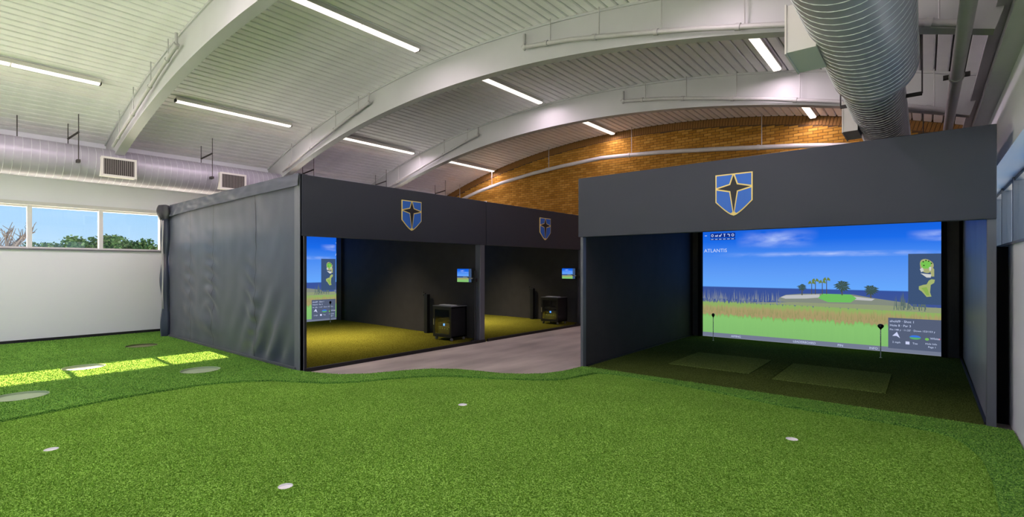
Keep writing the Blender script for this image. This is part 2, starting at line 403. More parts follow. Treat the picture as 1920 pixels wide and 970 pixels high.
def pile(name, n, box, ok, z, hgt, wid, material, parent):
    p = np.c_[rng.uniform(box[0], box[1], n), rng.uniform(box[2], box[3], n)]
    d = np.hypot(p[:, 0], p[:, 1])
    # keep what the lens can see, thinning with distance
    fx, fy = -math.sin(YAW), math.cos(YAW); dep = p[:, 0] * fx + p[:, 1] * fy; lat = p[:, 0] * fy - p[:, 1] * fx
    keep = (dep > 1.2) & (np.abs(lat) < dep * 1.3 + 1.5) & (rng.uniform(0, 1, n) < np.clip(4.5 / np.maximum(d, 0.1), 0.25, 1))
    p = p[keep]; p = p[ok(p)]; n = len(p)
    a = rng.uniform(0, 2 * PI, n); h = hgt * rng.uniform(0.6, 1.2, n); w = wid * rng.uniform(0.7, 1.3, n)
    lean = rng.normal(0, 0.6, (n, 2)) * h[:, None]
    V = np.zeros((n, 3, 3)); V[:, :, 2] = z - 0.002
    V[:, 0, 0] = p[:, 0] - np.cos(a) * w; V[:, 0, 1] = p[:, 1] - np.sin(a) * w
    V[:, 1, 0] = p[:, 0] + np.cos(a) * w; V[:, 1, 1] = p[:, 1] + np.sin(a) * w
    V[:, 2, 0] = p[:, 0] + lean[:, 0]; V[:, 2, 1] = p[:, 1] + lean[:, 1]; V[:, 2, 2] = z + h
    me = bpy.data.meshes.new(name); me.vertices.add(n * 3); me.vertices.foreach_set('co', V.ravel())
    me.loops.add(n * 3); me.loops.foreach_set('vertex_index', np.arange(n * 3, dtype=np.int32))
    me.polygons.add(n); me.polygons.foreach_set('loop_start', np.arange(0, n * 3, 3, dtype=np.int32)); me.polygons.foreach_set('loop_total', np.full(n, 3, dtype=np.int32))
    me.update(); me.validate(); me.materials.append(material)
    o = bpy.data.objects.new(name, me); COL.objects.link(o); o.parent = parent; o['kind'] = 'stuff'
    return o
def ok_green(p):
    k = inside(p, edge)
    for c, _ in cups: k &= np.hypot(p[:, 0] - c[0], p[:, 1] - c[1]) > 0.06
    return k
def ok_fringe(p):
    k = inside(p, outer_f) & ~inside(p, edge)
    for c in discs: k &= np.hypot(p[:, 0] - c[0], p[:, 1] - c[1]) > DR + 0.005
    return k
pile('pile', 900000, (-8.2, 0.5, 0.2, 7.2), ok_green, GREEN_Z, 0.009, 0.0035, PILE_G, green)
pile('pile', 700000, (XL, 0.69, 0.2, 7.3), ok_fringe, FRINGE_Z, 0.011, 0.006, PILE_F, fringe)

for c, d in cups:
    o = thing('golf_cup', 'white round putting cup sunk ' + d, 'golf cup', (c[0], c[1], 0), 'putting cups in the green')
    put('cup_liner', MB().lathe((c[0], c[1], 0), [(0.0535, GREEN_Z + 0.001), (0.0535, GREEN_Z - 0.014), (0.0, GREEN_Z - 0.014)], 32), WHITE, o, smooth='auto')
disc_l = ['pale round chipping cup crossed by the sunlit patch', 'shadowed round chipping cup touching the sunlit patch near the curtain', 'pale green round chipping cup beside the putting green edge', 'dull brown round chipping cup closest to the white wall']
for i, c in enumerate(discs):
    o = thing('chipping_cup', disc_l[i], 'chipping cup', (c[0], c[1], 0), 'round chipping cups in the fringe turf')
    put('cup_floor', MB().lathe((c[0], c[1], 0), [(DR + 0.004, FRINGE_Z + 0.004), (DR - 0.004, FRINGE_Z + 0.004), (DR - 0.004, 0.028), (0.0, 0.024)], 40), mat('cup_pale', srgb(164, 184, 150), 0.8, spec=0.1) if i != 3 else mat('cup_brown', srgb(96, 104, 66), 0.7), o, smooth='auto')

# ================================================================== BEAMS
def beam(y, label):
    """curved steel girder with web and flanges, front face at y"""
    NB = 72; t0, t1 = arch_th(XL + 0.02, R_BEAM), arch_th(XR - 0.17, R_BEAM)
    o = thing('arched_beam', label, 'beam', (AX, y + 0.09, 0), 'arched roof beams')
    def sweep(r0, r1, ya, yb):
        m = MB()
        for i in range(NB + 1):
            th = t0 + (t1 - t0) * i / NB
            m.v += [arch_pt(th, r0, ya), arch_pt(th, r0, yb), arch_pt(th, r1, yb), arch_pt(th, r1, ya)]
        for i in range(NB):
            a = i * 4
            m.f += [(a + k, a + (k + 1) % 4, a + 4 + (k + 1) % 4, a + 4 + k) for k in range(4)]
        m.f += [(0, 1, 2, 3), (NB * 4 + 3, NB * 4 + 2, NB * 4 + 1, NB * 4)]
        return m
    put('bottom_flange', sweep(R_BEAM, R_BEAM + 0.035, y, y + 0.18), STEEL, o, smooth='auto')
    put('web', sweep(R_BEAM + 0.03, R_DECK - 0.03, y + 0.025, y + 0.155), STEEL, o, smooth='auto')
    put('top_flange', sweep(R_DECK - 0.035, R_DECK + 0.004, y, y + 0.18), STEEL, o, smooth='auto')
    return o
BEAM_Y = [-4.5, -0.8, 3.0, 6.85, 10.5]
BL = ['arched pale grey steel beam by the glazed end wall', 'arched pale grey steel beam second from the glazed end wall', 'arched pale grey steel beam above the sunlit turf patch', 'arched pale grey steel beam passing above the front bay headers', 'arched pale grey steel beam closest to the brick wall']
for y, l in zip(BEAM_Y, BL): beam(y, l)

# ================================================================== LIGHT FIXTURES
HOUS = mat('fixture_housing', srgb(216, 212, 206), 0.5)
DIFF = mat_emit('fixture_diffuser', (1.0, 0.90, 0.80, 1), 1.6)
def fixture(x, y0, y1, label):
    ym = (y0 + y1) / 2; z = arch_z(x, R_DECK) - 0.015; th = arch_th(x, R_DECK)
    o = thing('linear_light', label, 'ceiling light', (x, ym, z - 0.1), 'linear ceiling lights')
    b = put('housing', MB().box(x - 0.085, x + 0.085, y0, y1, z - 0.055, z + 0.02), HOUS, o, bevel=0.008)
    put('end_cap', MB().box(x - 0.06, x + 0.06, y0 - 0.012, y0 + 0.01, z - 0.085, z - 0.02), DARKM, o)
    put('end_cap', MB().box(x - 0.06, x + 0.06, y1 - 0.01, y1 + 0.012, z - 0.085, z - 0.02), DARKM, o)
    for a, c in ((y0 + 0.015, ym - 0.012), (ym + 0.012, y1 - 0.015)):
        pr = [(x - 0.075, a, z - 0.05), (x - 0.055, a, z - 0.085), (x + 0.055, a, z - 0.085), (x + 0.075, a, z - 0.05)]
        put('diffuser', MB().prism(pr, (0, c - a, 0)), DIFF, o)
    area_lamp(o, (x, ym, z - 0.095), 0.12, y1 - y0 - 0.05, FIXTURE_W, (1.0, 0.78, 0.92))
    return o
rows = [(-12.5, 'on the window-side roof slope'), (-7.5, 'along the roof crown'), (-2.1, 'on the roof slope by the wide duct')]
bays_y = [(-4.0, -1.5, 'by the glazed end wall'), (-0.1, 2.4, 'over the open green'), (3.68, 6.22, 'over the front of the bays'), (7.65, 10.2, 'over the middle of the bays'), (11.6, 14.0, 'ending at the brick wall')]
for x, rl in rows:
    for y0, y1, yl in bays_y:
        fixture(x, y0, y1, 'linear light %s, %s' % (rl.replace('vault', 'roof'), yl))

# ================================================================== DUCTS
def duct(name, label, cx, cz, segs, pitch, seam_r):
    o = thing(name, label, 'air duct', (cx, segs[0][0], cz))
    for k, (y0, y1, r, x) in enumerate(segs):
        m = MB(); n = 48
        m.tube([(x, y0, cz), (x, y1, cz)], r, n)
        put('duct_shell', m, DUCTM, o, smooth='auto')
        s = MB(); turns = int((y1 - y0) / pitch); per = 28
        path = [(x + (r + 0.001) * math.cos(2 * PI * i / per), y0 + 0.02 + (y1 - y0 - 0.04) * i / (turns * per), cz + (r + 0.001) * math.sin(2 * PI * i / per)) for i in range(turns * per + 1)]
        s.tube(path, seam_r, 5)
        put('spiral_seam', s, SEAM, o, smooth=True)
    return o
LX, LZ, LR = -14.57, 4.02, 0.40
ld = duct('round_duct', 'long round spiral duct hung along the left wall above the strip window', LX, LZ, [(YF + 0.3, 13.6, LR, LX)], 0.13, 0.004)
def takeoff(parent, x0, x1, y0, y1, z0, z1, out):
    """box takeoff with a grille on the face pointing to out (+1 or -1 in x)"""
    b = put('vent_box', MB().box(x0, x1, y0, y1, z0, z1), VENTW, parent, bevel=0.004)
    xf = x1 if out > 0 else x0
    fr = MB(); t = 0.035; d = 0.015 * out
    for (a, c, e, g) in ((y0 - .01, y1 + .01, z0 - .01, z0 + t), (y0 - .01, y1 + .01, z1 - t, z1 + .01), (y0 - .01, y0 + t, z0 + t, z1 - t), (y1 - t, y1 + .01, z0 + t, z1 - t)):
        fr.box(min(xf, xf + d), max(xf, xf + d), a, c, e, g)
    put('grille_frame', fr, VENTW, b)
    put('grille_back', MB().box(min(xf, xf + d * .2), max(xf, xf + d * .2), y0 + t, y1 - t, z0 + t, z1 - t), DARKM, b)
    ns = 15; s0 = None
    for i in range(ns):
        y = y0 + t + (y1 - y0 - 2 * t) * (i + 0.5) / ns
        put('louver', MB().box(min(xf + d * .25, xf + d * .9), max(xf + d * .25, xf + d * .9), y - 0.006, y + 0.006, z0 + t, z1 - t), mat('louver_grey', srgb(128, 124, 120), 0.5), b)
for y0 in (-4.3, -0.8, 2.72, 5.14, 8.9, 12.2): takeoff(ld, LX + LR - 0.12, -14.06, y0, y0 + 0.63, 3.74, 4.16, 1)
def hanger(parent, y, strut=True):
    zt = arch_z(LX, R_DECK) + 0.01
    g = put('hanger', MB().tube([(LX + 0.05, y, LZ + LR - 0.02), (LX + 0.05, y, zt)], 0.009, 6), DARKM, parent)
    if strut:
        xo = LX + 0.52; zo = arch_z(xo, R_DECK)
        put('hanger_rod', MB().tube([(xo, y + 0.1, LZ - 0.02), (xo, y + 0.1, zo + 0.01)], 0.009, 6), DARKM, parent)
        put('hanger_strut', MB().tube([(LX + 0.05, y, LZ + LR + 0.1), (xo, y + 0.1, LZ + LR + 0.19)], 0.02, 6), DARKM, parent)
        put('hanger_clamp', MB().box(LX + LR - 0.12, xo + 0.03, y + 0.07, y + 0.13, LZ - 0.06, LZ + 0.0), DARKM, parent)
for y, s in ((-4.6, False), (-2.2, True), (-0.5, True), (1.43, False), (2.23, True), (4.85, True), (7.6, True), (10.2, True), (12.9, True)): hanger(ld, y, s)

RX, RZ = -0.443, 3.93
rd = duct('wide_round_duct', 'very wide round spiral duct above the right bay header', RX, RZ, [(YF + 0.3, 6.80, 0.392, RX), (6.80, 13.5, 0.313, -0.503)], 0.125, 0.0045)
for y0 in (-1.9, 1.6, 5.10, 8.61, 12.1): takeoff(rd, -0.973 if y0 < 6 else -0.914, -0.74, y0, y0 + 0.6, 3.65, 4.08, -1)
put('collar', MB().tube([(RX, 6.74, RZ), (RX, 6.84, RZ)], 0.398, 48), DUCTM, rd, smooth='auto')
for y in (-3.5, 0.2, 4.4, 8.1, 11.9):
    for sx_ in (-1, 1):
        x = -0.46 + sx_ * 0.43
        put('hanger', MB().tube([(x, y, RZ - 0.05), (x, y, arch_z(x, R_DECK) + 0.01)], 0.009, 6).box(min(x, x - sx_ * 0.2), max(x, x - sx_ * 0.2), y - 0.02, y + 0.02, RZ - 0.07, RZ - 0.03), DARKM, rd)

# sprinkler main by the right wall
PX, PZ, PR = 0.288, 3.985, 0.062
pm = thing('water_main_pipe', 'thick grey pipe running along the right wall below the beams', 'pipe', (PX, 0, PZ))
put('pipe_body', MB().tube([(PX, YF + 0.05, PZ), (PX, YB - 0.02, PZ)], PR, 24), PIPE, pm, smooth='auto')
for y in (-3.2, 0.6, 4.3, 8.0, 11.8):
    c = put('coupling', MB().tube([(PX, y - 0.03, PZ), (PX, y + 0.03, PZ)], PR + 0.012, 24), PIPE, pm, smooth='auto')
    for s in (-1, 1):
        put('bolt', MB().box(PX + s * (PR + 0.03) - 0.03, PX + s * (PR + 0.03) + 0.03, y - 0.02, y + 0.02, PZ - 0.02, PZ + 0.03), DARKM, c)
    put('hanger_rod', MB().tube([(PX, y + 0.1, PZ + PR - 0.01), (PX, y + 0.1, arch_z(PX, R_DECK) + 0.01)], 0.008, 6), DARKM, pm)

# branch pipes clipped in front of the beams
def branch(label, y, pts, r, grp, wall_y, end_first, end_last):
    o = thing('sprinkler_pipe', label, 'pipe', (pts[0][0], y, pts[0][1]), grp)
    P = [(x, y, z) for x, z in pts]
    # resample smoothly
    Q = []
    for i in range(len(P) - 1):
        a, b = Vector(P[i]), Vector(P[i + 1])
        for k in range(6): Q.append(a.lerp(b, k / 6))
    Q.append(Vector(P[-1]))
    put('pipe_body', MB().tube(Q, r, 14), PIPE, o, smooth='auto')
    for i, p in enumerate(Q):
        if i % 6 == 3 and (r < 0.05 or (i // 6) % 2 == 0):
            d = (Q[min(i + 1, len(Q) - 1)] - Q[max(i - 1, 0)]).normalized() * 0.03
            put('coupling', MB().tube([p - d, p + d], r + 0.012, 14), PIPE, o, smooth='auto')
            put('hanger_rod', MB().tube([p + Vector((0.08, 0, 0)), (p.x + 0.08, y, arch_z(p.x + 0.08, R_DECK) + 0.01)], 0.009, 6), PIPE, o)
    for flag, p in ((end_first, Q[0]), (end_last, Q[-1])):
        if flag:
            put('elbow', MB().tube([p + Vector((-0.03, 0, -0.02)), p + Vector((0.03, 0, 0.02))], r + 0.015, 12).tube([p, (p.x, y, min(p.z + 0.22, arch_z(p.x, R_DECK)))], r * 0.8, 10), PIPE, o, smooth='auto')
    return o
def beam_pipes(yb, sfx):
    y = yb - 0.075
    branch('pale sprinkler pipe climbing the left half of the beam ' + sfx, y, [(-14.08, 4.42), (-13.2, 4.66), (-11.9, 5.0), (-10.9, 5.27), (-9.9, 5.50)], 0.032, 'sprinkler pipes along the beams', yb, False, True)
    branch('pale sprinkler pipe along the right half of the beam ' + sfx, y, [(-5.33, 5.50), (-4.4, 5.36), (-3.5, 5.17), (-2.4, 4.92), (-1.3, 4.64), (-0.2, 4.33), (0.26, 4.17)], 0.036, 'sprinkler pipes along the beams', yb, True, False)
beam_pipes(3.0, 'above the sunlit turf'); beam_pipes(6.85, 'above the front bay headers'); beam_pipes(10.5, 'closest to the brick wall')
branch('thick pale pipe curving in front of the brick wall', 13.88, [(-14.6, 4.2), (-13.9, 4.40), (-13.19, 4.58), (-11.9, 4.80), (-10.5, 4.97), (-9.39, 5.06), (-7.84, 5.13), (-5.95, 5.03), (-4.24, 4.87), (-2.35, 4.66), (-1.1, 4.48), (0.2, 4.15)], 0.06, None, YB, False, False)

# ================================================================== SCREEN PICTURE
PW, PH = 4.41, 2.74
def mat_picture():
    M = bpy.data.materials.new('golf_picture'); M.use_nodes = True; t = M.node_tree; t.nodes.clear()
    o = t.nodes.new('ShaderNodeOutputMaterial'); em = t.nodes.new('ShaderNodeEmission'); t.links.new(em.outputs[0], o.inputs[0])
    uv = t.nodes.new('ShaderNodeUVMap'); sp = t.nodes.new('ShaderNodeSeparateXYZ'); t.links.new(uv.outputs[0], sp.inputs[0])
    # v in metres / PH, waved a little for the ground lines
    r = t.nodes.new('ShaderNodeValToRGB'); el = r.color_ramp.elements
    stops = [(0.0, (124, 180, 106)), (0.50, (132, 190, 110)), (0.545, (128, 178, 98)), (0.57, (160, 146, 104)), (0.72, (162, 152, 104)), (0.80, (140, 170, 96)), (0.86, (138, 168, 100)), (0.885, (84, 100, 128)), (0.93, (64, 84, 144)), (1.225, (54, 80, 152)), (1.235, (100, 164, 246)), (1.55, (92, 152, 240)), (2.0, (66, 132, 234)), (2.3, (26, 104, 226)), (2.74, (14, 86, 208))]
    while len(el) < len(stops): el.new(0.5)
    for k, (z, c) in zip(el, stops): k.position = z / PH
    for k, (z, c) in zip(el, stops): k.color = srgb(*c)
    nz = t.nodes.new('ShaderNodeTexNoise'); nz.inputs['Scale'].default_value = 1.0; nz.inputs['Detail'].default_value = 3
    mp = t.nodes.new('ShaderNodeMapping'); mp.inputs['Scale'].default_value = (90, 3, 1); t.links.new(uv.outputs[0], mp.inputs[0]); t.links.new(mp.outputs[0], nz.inputs[0])
    below = t.nodes.new('ShaderNodeMath'); below.operation = 'LESS_THAN'; below.inputs[1].default_value = 0.95 / PH; t.links.new(sp.outputs['Y'], below.inputs[0])
    d1 = t.nodes.new('ShaderNodeMath'); d1.operation = 'SUBTRACT'; d1.inputs[1].default_value = 0.5; t.links.new(nz.outputs['Fac'], d1.inputs[0])
    d2 = t.nodes.new('ShaderNodeMath'); d2.operation = 'MULTIPLY'; t.links.new(d1.outputs[0], d2.inputs[0]); t.links.new(below.outputs[0], d2.inputs[1])
    d3 = t.nodes.new('ShaderNodeMath'); d3.operation = 'MULTIPLY_ADD'; d3.inputs[1].default_value = 0.10; t.links.new(d2.outputs[0], d3.inputs[0]); t.links.new(sp.outputs['Y'], d3.inputs[2])
    t.links.new(d3.outputs[0], r.inputs[0])
    # clouds: noise inside two bands
    cn = t.nodes.new('ShaderNodeTexNoise'); cn.inputs['Scale'].default_value = 1.0; cn.inputs['Detail'].default_value = 5
    cm = t.nodes.new('ShaderNodeMapping'); cm.inputs['Scale'].default_value = (7, 14, 1); t.links.new(uv.outputs[0], cm.inputs[0]); t.links.new(cm.outputs[0], cn.inputs[0])
    def bump_mask(axis, c, w):
        a = t.nodes.new('ShaderNodeMath'); a.operation = 'SUBTRACT'; a.inputs[1].default_value = c; t.links.new(sp.outputs[axis], a.inputs[0])
        b = t.nodes.new('ShaderNodeMath'); b.operation = 'ABSOLUTE'; t.links.new(a.outputs[0], b.inputs[0])
        m = t.nodes.new('ShaderNodeMapRange'); m.inputs[1].default_value = 0; m.inputs[2].default_value = w; m.inputs[3].default_value = 1; m.inputs[4].default_value = 0; t.links.new(b.outputs[0], m.inputs[0]); return m
    def mul(a, b):
        m = t.nodes.new('ShaderNodeMath'); m.operation = 'MULTIPLY'; t.links.new(a, m.inputs[0]); t.links.new(b, m.inputs[1]); return m.outputs[0]
    def mx(a, b):
        m = t.nodes.new('ShaderNodeMath'); m.operation = 'MAXIMUM'; t.links.new(a, m.inputs[0]); t.links.new(b, m.inputs[1]); return m.outputs[0]
    cl = mul(bump_mask('X', 1.6 / PW, 0.85 / PW).outputs[0], bump_mask('Y', 2.32 / PH, 0.22 / PH).outputs[0])
    st = mul(bump_mask('X', 0.6, 0.55).outputs[0], bump_mask('Y', 1.98 / PH, 0.07 / PH).outputs[0])
    rt = mul(bump_mask('X', 1.0, 0.12).outputs[0], bump_mask('Y', 2.30 / PH, 0.12 / PH).outputs[0])
    allm = mx(mx(cl, st), rt)
    nm = t.nodes.new('ShaderNodeMapRange'); nm.inputs[1].default_value = 0.35; nm.inputs[2].default_value = 0.62; t.links.new(cn.outputs['Fac'], nm.inputs[0])
    fm = mul(allm, nm.outputs[0])
    mix = t.nodes.new('ShaderNodeMix'); mix.data_type = 'RGBA'; t.links.new(fm, mix.inputs[0]); t.links.new(r.outputs[0], mix.inputs[6]); mix.inputs[7].default_value = srgb(176, 196, 246)
    t.links.new(mix.outputs[2], em.inputs[0]); em.inputs[1].default_value = 0.82
    return M
PICT = mat_picture()
E_ = lambda n, r, g, b, s=0.76: mat_emit('picture_' + n, srgb(r, g, b), s)

FONT_CACHE = {}
def text_polys(s, size):
    cu = bpy.data.curves.new('t', 'FONT'); cu.body = s; cu.size = size; cu.resolution_u = 3
    ob = bpy.data.objects.new('t', cu); COL.objects.link(ob)
    dg = bpy.context.evaluated_depsgraph_get(); me = bpy.data.meshes.new_from_object(ob.evaluated_get(dg))
    V = [tuple(v.co) for v in me.vertices]; F = [tuple(p.vertices) for p in me.polygons]
    COL.objects.unlink(ob); bpy.data.objects.remove(ob); bpy.data.curves.remove(cu); bpy.data.meshes.remove(me)
    return V, F

def make_screen(root, O, U, Nn, full=True):
    """picture on a screen: O = lower left corner, U = to the right seen from the front, Nn = towards the viewer"""
    O, U, Nn = Vector(O), Vector(U), Vector(Nn); Z = Vector((0, 0, 1))
    def P(u, v, d=0.0): return O + U * u + Z * v + Nn * d
    def rect(m, u0, v0, u1, v1, d): m.add([P(u0, v0, d), P(u1, v0, d), P(u1, v1, d), P(u0, v1, d)], [(0, 1, 2, 3)])
    def poly(m, pts, d): m.add([P(u, v, d) for u, v in pts], [tuple(range(len(pts)))])
    # the sheet itself
    m = MB(); m.prism([P(0, 0, -0.012), P(PW, 0, -0.012), P(PW, PH, -0.012), P(0, PH, -0.012)], Nn * 0.011)
    put('screen_sheet', m, mat('screen_white', srgb(225, 225, 225), 0.8), root)
    m = MB(); rect(m, 0, 0, PW, PH, 0)
    o = put('picture', m, PICT, root)
    uvl = o.data.uv_layers.new(name='UVMap')
    base = wloc(root)
    for lp in o.data.loops:
        w = o.data.vertices[lp.vertex_index].co + base - O; uvl.data[lp.index].uv = (w.dot(U) / PW, w.z / PH)
    # island
    m = MB(); poly(m, [(1.64, 0.93), (1.68, 1.02), (1.80, 1.085), (2.1, 1.12), (2.48, 1.135), (3.04, 1.135), (3.42, 1.07), (3.93, 1.0), (4.0, 0.93), (3.3, 0.9), (2.4, 0.90)], 0.002); put('picture_island', m, E_('island', 132, 140, 128), root)
    m = MB(); poly(m, [(1.70, 1.03), (1.82, 1.08), (2.45, 1.12), (2.45, 1.05), (2.2, 1.02), (1.8, 1.0)], 0.003); poly(m, [(2.95, 1.11), (3.4, 1.06), (3.35, 1.02), (3.0, 1.03)], 0.003); put('picture_sand', m, E_('sand', 190, 192, 196), root)['kind'] = 'stuff'
    m = MB(); poly(m, [(2.42, 1.04), (2.5, 1.135), (3.0, 1.135), (3.1, 1.06), (3.0, 0.97), (2.6, 0.96)], 0.0035); put('picture_green', m, E_('green', 110, 190, 96), root)
    m = MB(); poly(m, [(1.0, 0.88), (4.41, 0.83), (4.41, 0.93), (3.4, 0.94), (2.0, 0.93)], 0.0025); put('picture_far_shore', m, E_('shore', 146, 156, 122), root)
    # palms
    rr = random.Random(3); tr = MB(); fr = MB(); bu = MB()
    for u, v, b in ((2.303, 1.36, 1.117), (2.372, 1.41, 1.117), (2.499, 1.38, 1.12), (2.576, 1.435, 1.126)):
        poly(tr, [(u - 0.008, b), (u + 0.008, b), (u + 0.006, v), (u - 0.006, v)], 0.004)
        for k in range(9):
            a = PI * (k / 8) * 1.2 - 0.3; L = 0.075
            poly(fr, [(u, v - 0.012), (u + math.cos(a) * L * .6, v + math.sin(a) * L * .5 + .022), (u + math.cos(a) * L, v + math.sin(a) * L * .7 - 0.02), (u + math.cos(a) * L * .5, v + math.sin(a) * L * .3 - .012)], 0.0045)
    for u, v, b, s in ((2.122, 1.27, 1.11, 0.11), (2.85, 1.31, 1.135, 0.17), (3.336, 1.24, 1.10, 0.15)):
        poly(tr, [(u - 0.012, b - 0.02), (u + 0.012, b - 0.02), (u + 0.008, v), (u - 0.008, v)], 0.004)
        for k in range(15):
            a = 2 * PI * k / 15; L = s * rr.uniform(0.75, 1.05)
            poly(bu, [(u, v - .01), (u + math.cos(a - .2) * L * .6, v + math.sin(a - .2) * L * .6), (u + math.cos(a) * L, v + math.sin(a) * L * .75 - .015), (u + math.cos(a + .2) * L * .6, v + math.sin(a + .2) * L * .6)], 0.0045)
    for nm_, m_, c_ in (('picture_palm_trunks', tr, E_('trunk', 84, 84, 84)), ('picture_palm_fronds', fr, E_('frond', 108, 130, 70)), ('picture_bushes', bu, E_('bush', 62, 84, 78))): put(nm_, m_, c_, root)['kind'] = 'stuff'
    # reeds and tall grass
    for nm, n, lo, hi, hmin, hmax, col, d in (('pale', 150, 0.0, 1.75, .05, .26, (128, 138, 156), .004), ('tan', 260, 0.0, 4.41, .06, .22, (170, 154, 108), .0042), ('olive', 260, 0.0, 4.41, .05, .2, (148, 150, 98), .0044), ('dark', 60, 3.7, 4.2, .08, .3, (92, 110, 108), .0046)):
        m = MB()
        for k in range(n):
            u = rr.uniform(lo, hi); b = 0.56 if nm in ('tan', 'olive') else 0.85
            b += rr.uniform(0, 0.12); h = rr.uniform(hmin, hmax); w = rr.uniform(0.004, 0.009); l = rr.uniform(-.02, .02)
            if 0 < u < PW: poly(m, [(max(u - w, 0), b), (min(u + w, PW), b), (min(max(u + l, 0), PW), b + h)], d)
        o = put('picture_reeds', m, E_('reed_' + nm, *col), root); o['kind'] = 'stuff'
    # lower bar, panels
    m = MB(); rect(m, 0, 0, PW, 0.125, 0.006); put('picture_bar', m, E_('bar', 116, 124, 146), root)
    m = MB(); rect(m, 0, 0, PW, 0.03, 0.0062); put('picture_bar_edge', m, E_('baredge', 150, 156, 168), root)
    m = MB(); rect(m, 3.925, 0.985, PW, 1.955, 0.006); put('picture_map_panel', m, E_('map', 62, 84, 120), root)
    m = MB(); rect(m, 3.615, 0.10, PW, 0.70, 0.0065); put('picture_info_panel', m, E_('info', 86, 96, 120), root)
    # course map
    def blob(c, rx, ry, k, ph, n=22): return [(c[0] + rx * (1 + k * math.sin(3 * a + ph)) * math.cos(a), c[1] + ry * (1 + k * math.cos(2 * a + ph)) * math.sin(a)) for a in [2 * PI * i / n for i in range(n)]]
    m = MB(); poly(m, blob((4.195, 1.72), 0.10, 0.14, 0.10, 1), 0.008); poly(m, [(4.26, 1.72), (4.31, 1.66), (4.31, 1.52), (4.27, 1.52), (4.25, 1.64)], 0.0082); put('picture_map_rough', m, E_('rough', 168, 172, 120), root)
    m = MB(); poly(m, blob((4.19, 1.745), 0.075, 0.085, 0.12, 0), 0.009); put('picture_map_green', m, E_('mapgreen', 120, 196, 84), root)
    m = MB(); poly(m, [(4.10, 1.66), (4.14, 1.69), (4.16, 1.63), (4.12, 1.60)], 0.0095); poly(m, [(4.11, 1.58), (4.27, 1.56), (4.26, 1.50), (4.2, 1.50)], 0.0095); poly(m, [(4.235, 1.70), (4.27, 1.70), (4.26, 1.63), (4.24, 1.63)], 0.0095); put('picture_map_sand', m, E_('mapsand', 206, 208, 206), root)
    m = MB()
    for u, v in ((4.15, 1.80), (4.19, 1.825), (4.23, 1.81), (4.16, 1.73), (4.27, 1.77)): poly(m, blob((u, v), 0.012, 0.014, 0.1, 0, 8), 0.0098)
    put('picture_map_trees', m, E_('maptree', 44, 70, 34), root)['kind'] = 'stuff'
    m = MB(); poly(m, [(4.23, 1.44), (4.27, 1.47), (4.32, 1.46), (4.31, 1.40), (4.26, 1.36), (4.25, 1.22), (4.27, 1.14), (4.20, 1.13), (4.13, 1.23), (4.085, 1.27), (4.085, 1.33), (4.15, 1.36), (4.20, 1.37)], 0.008); put('picture_map_fairway', m, E_('mapfair', 164, 180, 112), root)
    m = MB(); poly(m, [(4.12, 1.30), (4.2, 1.32), (4.22, 1.26), (4.24, 1.16), (4.20, 1.16), (4.16, 1.24)], 0.009); put('picture_map_tee', m, E_('maptee', 140, 176, 84), root)
    # icons in the information panel
    m = MB(); poly(m, [(3.68, 0.345), (3.745, 0.38), (3.752, 0.43)], 0.009); poly(m, [(3.752, 0.43), (3.745, 0.38), (3.80, 0.31)], 0.009); poly(m, [(3.68, 0.345), (3.752, 0.43), (3.80, 0.31), (3.745, 0.35)], 0.0088)
    rect(m, 3.885, 0.20, 3.945, 0.255, 0.009); put('picture_wind_arrow', m, E_('icon', 205, 212, 246), root)
    m = MB(); poly(m, [(4.03 + 0.085 * math.cos(PI * k / 12), 0.345 + 0.04 * math.sin(PI * k / 12)) for k in range(13)], 0.009); put('picture_lie_sky', m, E_('liesky', 60, 120, 226), root)
    m = MB(); poly(m, [(4.03 + 0.085 * math.cos(-PI * k / 12), 0.343 + 0.04 * math.sin(-PI * k / 12)) for k in range(13)], 0.009); put('picture_lie_grass', m, E_('liegrass', 92, 170, 110), root)
    m = MB(); poly(m, blob((4.205, 0.325), 0.03, 0.025, 0, 0, 14), 0.009); put('picture_tee_marker', m, E_('tee', 120, 190, 90), root)
    m = MB(); poly(m, blob((4.385, 0.34), 0.016, 0.016, 0, 0, 12), 0.009); put('picture_pin_marker', m, E_('pin', 176, 84, 96), root)
    # tool icons at the upper left
    m = MB(); rect(m, 0.18, 2.40, 0.75, 2.51, 0.006); rect(m, 0.18, 2.345, 0.75, 2.385, 0.006)
    put('picture_toolbar', m, E_('tool', 20, 50, 140), root)
    m = MB()
